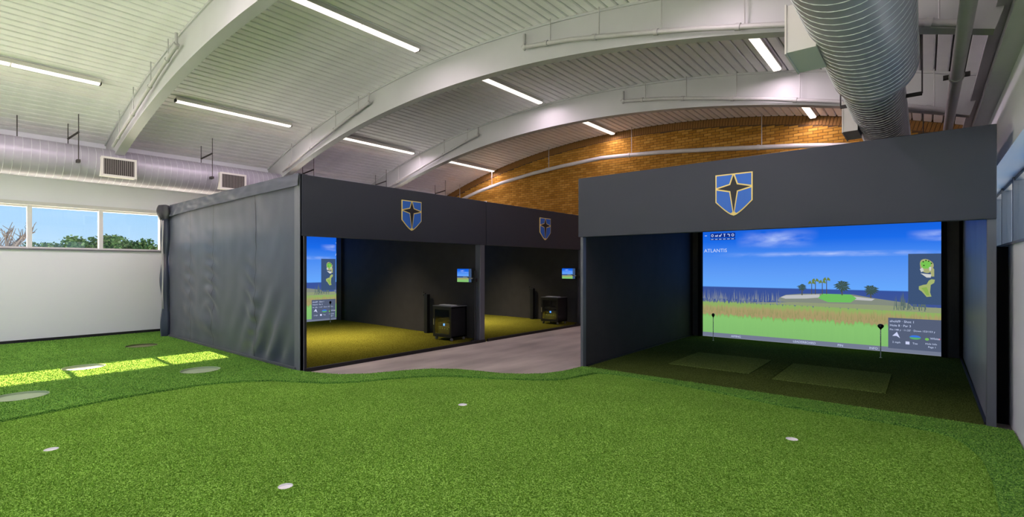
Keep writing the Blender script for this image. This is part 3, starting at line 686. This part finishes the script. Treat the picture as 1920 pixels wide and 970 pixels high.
    for k in range(6):
        c = (0.23 + 0.093 * k, 2.455)
        if k in (0, 5):
            for q in range(10):
                a0, a1 = 2 * PI * q / 10, 2 * PI * (q + 1) / 10
                poly(m, [(c[0] + .03 * math.cos(a0), c[1] + .034 * math.sin(a0)), (c[0] + .03 * math.cos(a1), c[1] + .034 * math.sin(a1)), (c[0] + .017 * math.cos(a1), c[1] + .02 * math.sin(a1)), (c[0] + .017 * math.cos(a0), c[1] + .02 * math.sin(a0))], 0.008)
        elif k == 3:
            poly(m, [(c[0] - .026, c[1] + .034), (c[0] + .026, c[1] + .034), (c[0] + .008, c[1] + .012), (c[0] + .008, c[1] - .036), (c[0] - .008, c[1] - .036), (c[0] - .008, c[1] + .012)], 0.008)
        elif k == 4:
            poly(m, [(c[0] - .03, c[1] + .02), (c[0] - .008, c[1] + .038), (c[0] - .008, c[1] + .002)], 0.008); poly(m, [(c[0] - .01, c[1] + .028), (c[0] + .028, c[1] + .022), (c[0] + .026, c[1] - .034), (c[0] + .012, c[1] - .034), (c[0] + .012, c[1] + .012), (c[0] - .01, c[1] + .014)], 0.008)
        elif k == 1:
            poly(m, [(c[0] - .034, c[1] - .026), (c[0] - .018, c[1] + .014), (c[0], c[1] - .01), (c[0] + .03, c[1] + .026), (c[0] + .034, c[1] - .026)], 0.008)
        else:
            poly(m, [(c[0] - .03, c[1] - .03), (c[0] + .004, c[1] - .03), (c[0] + .034, c[1] + .036), (c[0] + .018, c[1] + .036), (c[0] - .002, c[1] - .004), (c[0] - .03, c[1] + .01)], 0.008)
        rect(m, c[0] - .032, 2.358, c[0] + .026, 2.372, 0.008)
    rect(m, 0.05, 2.45, 0.10, 2.465, 0.008)
    put('picture_tool_icons', m, E_('toolicon', 190, 208, 248), root)['kind'] = 'stuff'
    # lettering
    txt = MB()
    for s, u, v, sz in (('ATLANTIS', 0.035, 2.055, 0.118), ('ahold9 · Shot 1', 3.64, 0.615, 0.062), ('Hole 8 · Par 3', 3.64, 0.535, 0.058), ('Pin 148 y · 11.53\' · Down 153/153 y', 3.64, 0.455, 0.047), ('2 mph', 3.68, 0.21, 0.05), ('Tee', 3.99, 0.21, 0.05), ('White', 4.25, 0.325, 0.055), ('Hole Info', 4.18, 0.225, 0.045), ('Page 1', 4.22, 0.165, 0.045),
                        ('AIMING', 0.66, 0.055, 0.062), ('LEADERBOARD', 1.95, 0.052, 0.062), ('PIN', 2.77, 0.05, 0.066), ('INFO', 3.31, 0.05, 0.06)):
        V, F = text_polys(s, sz)
        txt.add([P(u + a, v + b, 0.011) for a, b, _ in V], F)
    put('picture_lettering', txt, E_('letters', 204, 216, 248), root)['kind'] = 'stuff'

# ================================================================== BAYS
HB, HT = 2.20, 3.185            # header bottom and top
def emblem(parent, O, U, Nn):
    """shield with four-pointed star, O = top left corner"""
    O, U, Nn = Vector(O), Vector(U), Vector(Nn); Z = Vector((0, 0, 1)); W, H = 0.48, 0.575
    P = lambda u, v, d: O + U * u - Z * v + Nn * d
    def pr(pts, d0, d1): return MB().prism([P(u, v, d0) for u, v in pts], Nn * (d1 - d0))
    def shield(g):
        p = [(g, g), (W - g, g), (W - g, 0.38 - g * .3)]
        for k in range(1, 7):
            t = k / 6; p.append((W - g - (W / 2 - g) * (t ** 0.92 if t < 1 else 1) , 0.38 + (H - 0.38 - g * 1.25) * (1 - (1 - t) ** 1.45)))
        q = [(W - u, v) for u, v in p[2:-1]][::-1]
        return p + q
    e = put('emblem', pr(shield(0), 0.0, 0.012), GOLD, parent)
    cx, cy = W / 2, 0.195; g = 0.013; s = 0.045
    star = [(cx, g), (cx + s, cy - s), (W - g, cy), (cx + s, cy + s), (cx, H - g * 2), (cx - s, cy + s), (g, cy), (cx - s, cy - s)]
    # four blue fields between the star and the border, leaving a gold line round each
    gi = 0.016
    sh = shield(gi); low_r = [p for p in sh if p[0] >= cx + 0.012 and p[1] > 0.25]; low_l = [(W - u, v) for u, v in low_r][::-1]
    o_ = 0.016
    fields = [[(gi, gi), (cx - o_ * 1.1, gi), (cx - s - o_ * .75, cy - s - o_ * .75), (gi, cy - o_ * 1.1)],
              [(cx + o_ * 1.1, gi), (W - gi, gi), (W - gi, cy - o_ * 1.1), (cx + s + o_ * .75, cy - s - o_ * .75)],
              [(cx + s + o_ * .75, cy + s + o_ * .75), (W - gi, cy + o_ * 1.1)] + low_r + [(cx + o_ * .9, H - 0.055)],
              [(cx - o_ * .9, H - 0.055)] + low_l + [(gi, cy + o_ * 1.1), (cx - s - o_ * .75, cy + s + o_ * .75)]]
    for f in fields: put('blue_field', pr(f, 0.011, 0.015), BLUE, e)
    s2 = [(cx + (u - cx) * .94, cy + (v - cy) * .94) for u, v in star]
    put('star', pr(s2, 0.011, 0.016), BLACK_TRIM, e)
    return e

# ---------- right bay, facing the open green
BXL, BXR, BY0, BY1 = -4.46, 0.57, 7.20, 12.50
bay = thing('simulator_bay', 'wide dark golf simulator bay facing the green, beside the right wall', 'golf simulator', (-1.95, 9.8, 0))
hd = put('header_panel', MB().box(BXL - 0.03, BXR + 0.0, BY0 - 0.03, BY0 + 0.06, HB, HT), HEADER, bay, bevel=0.006)
emblem(hd, (-2.25, BY0 - 0.03, 2.975), (1, 0, 0), (0, -1, 0))
put('front_post', MB().box(BXL, BXL + 0.05, BY0 - 0.01, BY0 + 0.09, 0, HB), POSTM, bay, bevel=0.005)
put('front_post', MB().box(BXR - 0.075, BXR, BY0 - 0.01, BY0 + 0.09, 0, HB), POSTM, bay, bevel=0.005)
def panel_grid(p0, p1, z0, z1, amp, seed, normal, thick=0.04, nu=40, nv=24):
    p0, p1, nn = Vector((p0[0], p0[1], 0)), Vector((p1[0], p1[1], 0)), Vector(normal)
    m = MB()
    def fn(s):
        def g(u, v):
            p = p0.lerp(p1, u); z = z0 + (z1 - z0) * v
            d = amp * (mnoise.noise(Vector((u * 9 + seed, v * 2.2, seed))) + 0.5 * mnoise.noise(Vector((u * 22 + seed, v * 6, seed + 3))))
            edge = min(1, 6 * u, 6 * (1 - u), 8 * v, 8 * (1 - v)); d *= max(edge, 0)
            q = p + nn * (d + s); return (q.x, q.y, z)
        return g
    m.grid(fn(0), nu, nv); b = MB(); b.grid(fn(-thick), nu, nv); n = len(m.v); m.v += b.v; m.f += [tuple(i + n for i in f) for f in b.f]
    W = nu + 1
    rim = [i for i in range(W)] + [j * W + nu for j in range(1, nv + 1)] + [nv * W + i for i in range(nu - 1, -1, -1)] + [j * W for j in range(nv - 1, 0, -1)]
    m.f += [(rim[i], rim[(i + 1) % len(rim)], rim[(i + 1) % len(rim)] + n, rim[i] + n) for i in range(len(rim))]
    return m
put('side_panel', panel_grid((BXL + 0.05, BY0 + 0.09), (BXL + 0.03, BY1), 0.0, HT - 0.03, 0.012, 1.3, (1, 0, 0)), FABRIC_IN, bay, smooth='auto')
put('side_panel', panel_grid((BXR - 0.06, BY0 + 0.09), (BXR - 0.03, BY1), 0.0, HT - 0.03, 0.012, 5.1, (-1, 0, 0)), FABRIC, bay, smooth='auto')
put('base_strip', MB().box(BXL + 0.05, BXL + 0.075, BY0 + 0.1, BY1, 0.0, 0.05), BLACK_TRIM, bay)
put('base_strip', MB().box(BXR - 0.085, BXR - 0.06, BY0 + 0.1, BY1, 0.0, 0.05), BLACK_TRIM, bay)
put('added_shade_roof', MB().box(BXL, BXR, BY0 + 0.06, BY1 + 0.05, HT - 0.06, HT - 0.03), BLACKFAB, bay)  # unseen roof sheet, added to keep the bay interior dark
put('back_panel', MB().box(BXL, BXR, BY1 - 0.02, BY1 + 0.04, 0, HT - 0.03), BLACKFAB, bay)
put('side_flap', panel_grid((BXL + 0.06, 12.28), (-4.2, 12.28), 0.0, HT - 0.1, 0.01, 2.2, (0, -1, 0), nu=10), FABRIC_IN, bay, smooth='auto')
put('side_flap', panel_grid((0.30, 12.28), (BXR - 0.09, 12.28), 0.0, HT - 0.1, 0.01, 3.2, (0, -1, 0), nu=10), FABRIC_IN, bay, smooth='auto')
put('gap_shade', MB().box(BXR - 0.02, XR - 0.01, 7.55, 7.62, 0.0, 1.92), BLACKFAB, bay)  # black sheet standing in for the shade between bay and wall
put('screen_border', MB().box(-4.26, -4.18, 12.24, 12.27, 0.0, 2.9).box(0.23, 0.31, 12.24, 12.27, 0.0, 2.9), BLACKFAB, bay)
scr = thing('projection_screen', 'wide lit screen with golf island picture in the right bay', 'projection screen', (-1.97, 12.35, 0), 'golf pictures on the bay screens')
make_screen(scr, (-4.18, 12.35, 0.0), (1, 0, 0), (0, -1, 0))
BAYT = mat_turf('olive_turf_lamp_tint', srgb(70, 68, 20), srgb(104, 100, 32), srgb(132, 126, 48), 0.08)  # olive turf, with the yellow of the lamp light put into its colour
MATT = mat_turf('hitting_mat_green', srgb(78, 96, 42), srgb(104, 124, 58), srgb(126, 144, 76), 0.06)
def sheet(name, x0, x1, y0, y1, z0, z1, m, label, cat, group=None): return tag(put(name, MB().box(x0, x1, y0, y1, z0, z1), m, bevel=0.003), label, cat, group)
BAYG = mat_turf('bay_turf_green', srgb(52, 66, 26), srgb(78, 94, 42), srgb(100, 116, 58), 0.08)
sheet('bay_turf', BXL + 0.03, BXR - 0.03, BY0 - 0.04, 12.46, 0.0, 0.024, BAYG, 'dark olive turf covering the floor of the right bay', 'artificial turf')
sheet('hitting_mat', -3.42, -2.12, 8.38, 9.85, 0.024, 0.036, MATT, 'lighter rectangular hitting mat nearer the dark left panel of the bay', 'hitting mat', 'hitting mats in the right bay')
sheet('hitting_mat', -1.76, -0.40, 8.22, 9.75, 0.024, 0.036, MATT, 'lighter rectangular hitting mat nearer the right wall', 'hitting mat', 'hitting mats in the right bay')
sheet('center_mat', -2.10, -1.78, 8.30, 9.80, 0.024, 0.032, BAYG, 'narrow dark tee strip between two lighter hitting mats', 'tee strip')
def pin(x, y, z0, label, r=0.034):
    o = thing('yardage_pin', label, 'marker pin', (x, y, z0), 'marker pins before the screens')
    put('stick', MB().tube([(x, y, z0), (x, y, z0 + 0.54)], 0.008, 8).tube([(x, y, z0), (x, y, z0 + 0.008)], 0.022, 12), WHITE, o)
    h = put('head', MB().lathe((x, y, z0 + 0.59), [(0.001, -0.08), (r * .35, -0.05), (r * .85, -0.022), (r, 0.0), (r * .86, 0.02), (r * .5, 0.034), (0.001, 0.038)], 16), BLACK, o, smooth=True)
pin(-3.72, 11.68, 0.02, 'thin white stick with small black head near the dark left panel'); pin(-0.635, 11.45, 0.02, 'thin white stick with wide black head near the grey information panel', 0.05)

# ---------- left bays, side by side along the left wall
FX = -7.70                       # front plane
FLZ = 0.05                       # raised bay floors
def left_bay(y0, y1, sk, label, grp):
    """y0/y1 at the front plane, partition drifts by sk towards the back"""
    b = thing('simulator_bay', label, 'golf simulator', (FX - 3.4, (y0 + y1) / 2, 0), grp)
    hd = put('header_panel', MB().box(FX - 0.06, FX + 0.03, y0, y1, HB, HT), HEADER, b, bevel=0.006)
    ym = 6.21 if y0 < 6 else 10.62
    emblem(hd, (FX + 0.03, ym - 0.24, 2.98), (0, 1, 0), (1, 0, 0))
    put('added_shade_roof', MB().box(-14.42, FX - 0.06, y0 + 0.06, y1 + sk, HT - 0.06, HT - 0.03), BLACKFAB, b)  # added out of view to block light from the left bay
    put('base_strip', MB().box(FX - 0.02, FX + 0.02, y0 + 0.06, y1, 0.0, FLZ + 0.012), BLACK, b)
    put('back_panel', MB().box(-14.42, -14.38, y0 + 0.1, y1 + sk + 0.1, 0, HT - 0.03), BLACKFAB, b)
    # far side partition and its front post
    dv = Vector((-(sk), -6.6 * -1, 0)); nn = Vector((-sk, -6.6, 0)).normalized()
    put('partition', panel_grid((FX - 0.1, y1 - 0.05), (-14.37, y1 - 0.05 + sk), 0.0, HT - 0.03, 0.014, y1, nn, nu=48), FABRIC_IN, b, smooth='auto')
    put('front_post', MB().box(FX - 0.14, FX + 0.01, y1 - 0.17, y1 - 0.02, 0, HB), POSTM, b, bevel=0.006)
    put('side_flap', panel_grid((-13.95, y1 - 0.16 + sk), (-14.22, y1 - 0.16 + sk), FLZ, HT - 0.1, 0.01, y1 + 2, (0, -1, 0), nu=8), FABRIC_IN, b, smooth='auto')
    return b
bay1 = left_bay(4.0, 8.34, 0.36, 'dark simulator bay with wrinkled grey side curtain beside the sunlit turf', 'bays along the left wall')
bay2 = left_bay(8.36, 12.7, 0.36, 'dark simulator bay next to the brick end wall', 'bays along the left wall')
put('front_post', MB().box(FX - 0.12, FX - 0.0, 4.04, 4.10, 0, HB), BLACK_TRIM, bay1, bevel=0.006)
put('corner_cap', MB().box(FX - 0.05, FX + 0.035, 8.335, 8.365, HT - 0.01, HT + 0.012), WHITE, bay1)
# wrinkled side curtain of the first bay
CY = 4.0
def curt(u, v):
    x = -13.95 + (FX + 0.02 + 13.95) * u; z = 0.03 + (HT - 0.03) * v
    d = 0.0
    for sx_, s in ((0.22, 1.0), (0.43, 1.2), (0.74, 0.8)):          # puckers along the seams
        g = math.exp(-((u - sx_ + 0.02) / 0.045) ** 2) * math.exp(-((v - 0.38) / 0.26) ** 2)
        d += 0.022 * s * g * math.sin(v * 62 + u * 30 + 3 * mnoise.noise(Vector((u * 9, v * 4, 2))))
    g = math.exp(-((u - 0.83) / 0.16) ** 2) * max(0, 0.45 - v) / 0.45
    d += 0.045 * g * math.sin(((u - 0.7) * 4.5 - v * 1.5) * 14)
    g = math.exp(-((u - 0.38) / 0.13) ** 2) * math.exp(-((v - 0.14) / 0.14) ** 2)
    d += 0.035 * g * math.sin(v * 26 + u * 9)
    d += 0.03 * mnoise.noise(Vector((u * 4.0, v * 2.2, 9.0))) + 0.008 * mnoise.noise(Vector((u * 18, v * 8, 4)))
    d *= min(1, 9 * (1 - u)) * min(1, 14 * v + 0.1)
    return (x, CY - 0.02 - d, z)
m = MB(); m.grid(curt, 220, 110); nn_ = len(m.v); W = 221
m.v += [(p[0], CY + 0.03, p[2]) for p in m.v]; m.f += [tuple(i + nn_ for i in f) for f in m.f]
rim = [i for i in range(W)] + [j * W + 220 for j in range(1, 111)] + [110 * W + i for i in range(219, -1, -1)] + [j * W for j in range(109, 0, -1)]
m.f += [(rim[i], rim[(i + 1) % len(rim)], rim[(i + 1) % len(rim)] + nn_, rim[i] + nn_) for i in range(len(rim))]
cur = put('side_curtain', m, FABRIC, bay1, smooth='auto')
for u in (0.22, 0.43, 0.74):
    m = MB(); m.grid(lambda a, b: (lambda p: (p[0], p[1] - 0.004, p[2]))(curt(u + (a - .5) * 0.0022, 0.02 + 0.96 * b)), 1, 110); put('seam', m, BLACK_TRIM, cur)
def flap(u, v):                                                       # loose top flap
    x = -13.95 + (FX + 0.03 + 13.95) * u; drop = 0.26 - 0.06 * u
    z = HT + 0.012 - drop * v - 0.05 * (1 - u) ** 3
    d = 0.03 + 0.025 * v + (0.05 * (1 - u) + 0.01) * (0.6 * mnoise.noise(Vector((u * 10, v * 1.5, 1))) + 0.4 * mnoise.noise(Vector((u * 24, v * 3, 5))))
    return (x, CY - 0.02 - d, z)
m = MB(); m.grid(flap, 120, 10); m.grid(lambda a, b: (flap(a, 0)[0], flap(a, 0)[1] + 0.16 * b, flap(a, 0)[2] + 0.004 * math.sin(a * 30)), 120, 2)
put('top_flap', m, FABRIC, cur, smooth=True)
# bunched corner and loose ties at the left end of the curtain
def bunch(u, v):
    a = u * 2 * PI; r = 0.14 * (1 + 0.25 * math.sin(a * 4 + v * 2)) * (0.75 + 0.4 * math.sin(v * PI))
    return (-14.0 + r * math.cos(a) * 1.5, CY - 0.12 + r * math.sin(a) * .8, 2.84 + 0.33 * v)
m = MB(); m.grid(bunch, 36, 8); k = len(m.v); m.v.append((-14.0, CY - 0.12, 3.19)); m.f += [(8 * 37 + i, 8 * 37 + i + 1, k) for i in range(36)]; put('bunched_corner', m, mat('dark_slate_fabric', srgb(50, 52, 58), 0.6), cur, smooth=True)
def edge_roll(u, v):
    a = u * 2 * PI; r = 0.08 + 0.02 * math.sin(v * 17) + 0.015 * math.sin(a * 3)
    return (-14.03 + r * math.cos(a) * 1.2 + 0.03 * math.sin(v * 9), CY - 0.08 + r * math.sin(a), 0.05 + 2.85 * v)
m = MB(); m.grid(edge_roll, 16, 60); put('curtain_edge', m, FABRIC, cur, smooth=True)
m = MB()
for dx, ph, zt in ((0.04, 0.0, 2.8), (0.10, 1.4, 2.8)):
    m.tube([(-13.98 + dx + 0.025 * math.sin(k * 1.1 + ph), CY - 0.17, zt - k * 0.19) for k in range(12)], 0.010, 6)
put('tie_cord', m, mat('pale_cord', srgb(186, 184, 186), 0.8), cur, smooth=True)
put('bottom_rail', MB().box(-13.95, FX - 0.1, CY - 0.055, CY - 0.02, 0.05, 0.085), POSTM, cur)
put('corner_post', MB().box(FX - 0.16, FX + 0.02, CY - 0.03, CY + 0.05, 0.0, HT), mat('corner_grey', srgb(104, 107, 117), 0.5), bay1, bevel=0.01)

sheet('bay_turf', -14.36, FX - 0.02, 4.06, 8.42, 0.0, FLZ, BAYT, 'olive turf tinted with yellow lamp light in the bay with the grey curtain', 'artificial turf')
sheet('bay_turf', -14.36, FX - 0.02, 8.44, 12.8, 0.0, FLZ, BAYT, 'olive turf tinted with yellow lamp light in the bay next to the brick wall', 'artificial turf')
s1 = thing('projection_screen', 'lit golf picture screen at the back of the curtained bay', 'projection screen', (-14.3, 6.35, FLZ), 'golf pictures on the bay screens')
make_screen(s1, (-14.3, 4.15, 0.0), (0, 1, 0), (1, 0, 0))
s2 = copy_tree(s1); s2.location.y += 4.36; s2['label'] = 'lit golf picture screen in the bay next to the brick wall'
pin(-13.75, 8.06, FLZ, 'thin white stick with black head in the curtained bay')

def server_rack(x0, y0, label):
    w, d, h = 0.60, 0.46, 0.76; z = FLZ
    o = thing('equipment_rack', label, 'equipment rack', (x0 + w / 2, y0 + d / 2, z), 'equipment racks in the bays')
    zb = z + 0.075; zt = z + h
    t = 0.03
    body = MB().box(x0, x0 + t, y0, y0 + d, zb, zt).box(x0 + w - t, x0 + w, y0, y0 + d, zb, zt).box(x0, x0 + w, y0, y0 + d, zb, zb + t).box(x0, x0 + w, y0, y0 + d, zt - t, zt).box(x0, x0 + w, y0 + d - t, y0 + d, zb, zt)
    put('cabinet_body', body, mat('rack_black', srgb(18, 19, 22), 0.45), o)
    dr = put('door_frame', MB().box(x0, x0 + 0.06, y0 - 0.02, y0, zb, zt).box(x0 + w - 0.06, x0 + w, y0 - 0.02, y0, zb, zt).box(x0 + 0.06, x0 + w - 0.06, y0 - 0.02, y0, zb, zb + 0.07).box(x0 + 0.06, x0 + w - 0.06, y0 - 0.02, y0, zt - 0.07, zt), mat('rack_frame', srgb(30, 31, 35), 0.4), o, bevel=0.003)
    put('door_glass', MB().box(x0 + 0.06, x0 + w - 0.06, y0 - 0.014, y0 - 0.008, zb + 0.07, zt - 0.07), mat_glass('smoked_glass', 0.10), dr)
    put('door_handle', MB().box(x0 + 0.02, x0 + 0.04, y0 - 0.032, y0 - 0.02, zb + 0.26, zb + 0.40), CHROME, dr)
    put('top_lid', MB().box(x0 - 0.01, x0 + w + 0.01, y0 - 0.025, y0 + d + 0.01, zt, zt + 0.015), mat('rack_lid', srgb(110, 112, 118), 0.35), o, bevel=0.004)
    for k, (zz, hh, c) in enumerate(((0.13, 0.16, (44, 46, 44)), (0.30, 0.09, (30, 32, 36)), (0.42, 0.06, (38, 40, 44)))):
        u = put('device', MB().box(x0 + 0.08, x0 + w - 0.08, y0 + 0.06, y0 + d - 0.08, z + zz, z + zz + hh), mat('device_%d' % k, srgb(*c), 0.4), o)
        if k == 1: put('status_light', MB().box(x0 + 0.26, x0 + 0.31, y0 + 0.055, y0 + 0.06, z + zz + 0.02, z + zz + 0.07), mat_emit('led_blue', srgb(70, 130, 230), 2.0), u)
        if k == 0:
            for q in range(4): put('status_light', MB().box(x0 + 0.14 + 0.08 * q, x0 + 0.16 + 0.08 * q, y0 + 0.055, y0 + 0.06, z + zz + 0.12, z + zz + 0.135), mat_emit('led_olive', srgb(150, 160, 90), 0.8), u)
    for sx_ in (0.05, w - 0.05):
        for sy in (0.04, d - 0.05):
            cx, cy = x0 + sx_, y0 + sy
            put('caster', MB().tube([(cx - 0.018, cy, z + 0.03), (cx + 0.018, cy, z + 0.03)], 0.03, 14).box(cx - 0.012, cx + 0.012, cy - 0.015, cy + 0.015, z + 0.03, zb + 0.005), CHROME, o)
    k = thing('keyboard', 'flat silver keyboard on the rack ' + label.split('door ')[1], 'keyboard', (x0 + 0.3, y0 + 0.22, zt + 0.015), 'keyboards on the racks')
    put('keyboard_tray', MB().box(x0 + 0.10, x0 + 0.52, y0 + 0.06, y0 + 0.24, zt + 0.015, zt + 0.03), mat('silver', srgb(190, 192, 196), 0.4), k, bevel=0.004)
    m = MB()
    for r_ in range(4):
        for c_ in range(11): m.box(x0 + 0.115 + c_ * 0.036, x0 + 0.145 + c_ * 0.036, y0 + 0.075 + r_ * 0.04, y0 + 0.107 + r_ * 0.04, zt + 0.03, zt + 0.035)
    kk = put('keys', m, WHITE, k); kk['kind'] = 'stuff'
server_rack(-8.67, 7.66, 'black equipment rack with glass door in the curtained bay')
server_rack(-8.67, 11.82, 'black equipment rack with glass door beside the brick-side partition')

def monitor(y, label):
    o = thing('monitor_stand', label, 'monitor', (FX - 0.13, y, FLZ), 'monitors on poles in the bays')
    px = FX - 0.03
    put('pole', MB().tube([(px, y + 0.02, FLZ), (px, y + 0.02, 1.62)], 0.022, 12).tube([(px, y + 0.02, FLZ), (px, y + 0.02, FLZ + 0.02)], 0.09, 16), BLACK, o, smooth='auto')
    put('arm', MB().tube([(px, y + 0.02, 1.43), (px - 0.12, y - 0.05, 1.46), (px - 0.26, y + 0.01, 1.50)], 0.016, 8), CHROME, o, smooth=True)
    put('clamp', MB().box(px - 0.04, px + 0.04, y - 0.02, y + 0.06, 1.37, 1.45), BLACK, o, bevel=0.006)
    x0, x1, z0, z1 = -8.25, -7.80, 1.36, 1.66
    put('monitor_case', MB().box(x0 - 0.02, x1 + 0.02, y - 0.02, y + 0.015, z0 - 0.02, z1 + 0.02), BLACK, o, bevel=0.005)
    m = MB(); m.add([(x0, y - 0.022, z0), (x1, y - 0.022, z0), (x1, y - 0.022, z1), (x0, y - 0.022, z1)], [(0, 1, 2, 3)])
    d = put('display', m, PICT, o); uvl = d.data.uv_layers.new(name='UVMap')
    for lp in d.data.loops:
        w = d.data.vertices[lp.vertex_index].co + wloc(o); uvl.data[lp.index].uv = ((w.x - x0) / (x1 - x0), (w.z - z0) / (z1 - z0))
    m = MB(); m.box(-8.06, -7.88, y - 0.024, y - 0.0225, 1.47, 1.485); put('display_island', m, E_('island', 132, 140, 128), o)
    m = MB(); m.box(-7.88, x1, y - 0.025, y - 0.0225, z0, z1); put('display_side_panel', m, E_('map', 62, 84, 120), o)
monitor(8.02, 'small black monitor showing a golf course, above the rack in the curtained bay')
monitor(12.30, 'small black monitor showing a golf course, above the rack by the brick-side partition')
def sensor(x, y, label):
    o = thing('sensor_post', label, 'sensor post', (x, y, FLZ), 'black sensor posts on the partitions')
    put('column', MB().box(x - 0.06, x + 0.06, y - 0.05, y + 0.05, FLZ, 1.02), BLACK, o, bevel=0.008)
    put('bracket', MB().box(x - 0.14, x - 0.06, y - 0.02, y + 0.02, 1.0, 1.05).box(x - 0.16, x - 0.12, y - 0.025, y + 0.025, 0.98, 1.07), DARKM, o, bevel=0.004)
sensor(-9.62, 8.28, 'slim black post standing against the partition of the curtained bay'); sensor(-9.62, 12.64, 'slim black post standing against the brick-side partition')

# bar lamps under the added shade roofs of the bays
def bay_lamp(x, y, label):
    o = thing('bar_lamp', label, 'lamp', (x, y, 3.0), 'bar lamps in the bays')
    put('housing', MB().box(x - 0.05, x + 0.05, y - 1.0, y + 1.0, 3.06, 3.125), BLACK, o, bevel=0.005)
    put('diffuser', MB().box(x - 0.035, x + 0.035, y - 0.97, y + 0.97, 3.052, 3.062), mat_emit('bar_diffuser', (1, 0.86, 0.62, 1), 3.0), o)
    area_lamp(o, (x, y, 3.045), 0.06, 1.9, BAY_LAMP_W, (1.0, 0.88, 0.68), 100)
bay_lamp(-10.6, 6.2, 'black bar lamp under the added shade roof of the curtained bay'); bay_lamp(-10.6, 10.5, 'black bar lamp under the added shade roof of the bay by the brick wall')

# ================================================================== OUTDOORS: trees beyond the left window
LEAF = mat_island('tree_leaf', srgb(46, 70, 44), srgb(92, 114, 76), 0.9, mid=srgb(66, 92, 56)); BARK = mat('bark', srgb(92, 84, 78), 0.9)
def tree(px, dist, top, width, label, name, bare=False, seed=0):
    """stands beyond the window along the sight line of column px at x = -dist"""
    rr = random.Random(seed); x = -dist
    fx, fy = -math.sin(YAW), math.cos(YAW); k = (px - 960) / FPX; d = (fx + fy * k, fy - fx * k); y = x * d[1] / d[0]
    o = thing(name, label, 'tree', (x, y, -0.3), 'trees beyond the strip window')
    m = MB(); m.tube([(x, y, -0.4), (x + 0.1, y, top * 0.45), (x, y + 0.1, top * 0.8)], [0.28, 0.2, 0.08], 8)
    tips = []
    for q in range(26 if bare else 14):
        a = rr.uniform(0, 2 * PI); z0 = top * rr.uniform(0.3, 0.7); L = width * rr.uniform(0.25, 0.5); z1 = min(top, z0 + L * rr.uniform(0.5, 1.6))
        p0 = Vector((x, y, z0)); p1 = Vector((x + math.cos(a) * L * .5, y + math.sin(a) * L * .5, (z0 + z1) / 2 + .2)); p2 = Vector((x + math.cos(a) * L, y + math.sin(a) * L, z1))
        m.tube([p0, p1, p2], [0.09, 0.06, 0.03], 5); tips += [p1, p2]
        if bare:
            for w in range(4):
                e_ = p1.lerp(p2, rr.random()); m.tube([e_, e_ + Vector((rr.uniform(-.6, .6), rr.uniform(-.6, .6), rr.uniform(.3, 1.2)))], [0.04, 0.02], 4)
    put('trunk', m, BARK, o)
    if not bare:
        m = MB()
        for t_ in tips + [Vector((x, y, top * .9))]:
            for q in range(60):
                c = t_ + Vector((rr.gauss(0, .4), rr.gauss(0, .4), rr.gauss(0, .3)))
                if c.z > top + 0.3: continue
                a = Vector((rr.uniform(-1, 1), rr.uniform(-1, 1), rr.uniform(-1, 1))).normalized() * 0.2; b = a.cross(Vector((rr.uniform(-1, 1), rr.uniform(-1, 1), rr.uniform(-1, 1)))).normalized() * 0.15
                m.add([c - a, c + b, c + a, c - b], [(0, 1, 2, 3)])
        f = put('foliage', m, LEAF, o); f['kind'] = 'stuff'
spec = [(12, 'bare leafless tree beyond the strip window', 'bare_tree', True, 5.5, 5.0), (40, 'low green bush beside the bare tree', 'round_bush', False, 3.7, 3.4), (92, 'rounded dense bush between the bare tree and the leafy trees', 'round_bush', False, 4.2, 4.0),
        (130, 'leafy tree next to the rounded bush', 'leafy_tree', False, 4.5, 4.0), (152, 'leafy tree just before the middle mullion', 'leafy_tree', False, 5.0, 4.0), (178, 'tall leafy tree just behind the middle mullion', 'leafy_tree', False, 5.3, 3.8),
        (212, 'tall leafy tree past the middle mullion', 'leafy_tree', False, 5.2, 4.2), (246, 'slim leafy tree in the last wide pane', 'leafy_tree', False, 4.9, 3.2), (278, 'lower leafy tree near the curtain end of the window', 'leafy_tree', False, 4.5, 3.4)]
for i, (px, lb, nm, br, top, w) in enumerate(spec):
    dd = 64 + 7 * ((i * 4) % 9); k = dd / 75
    tree(px, dd, 1.7 + (top - 1.7) * k, w * k * 0.9, lb, nm, br, i + 11)
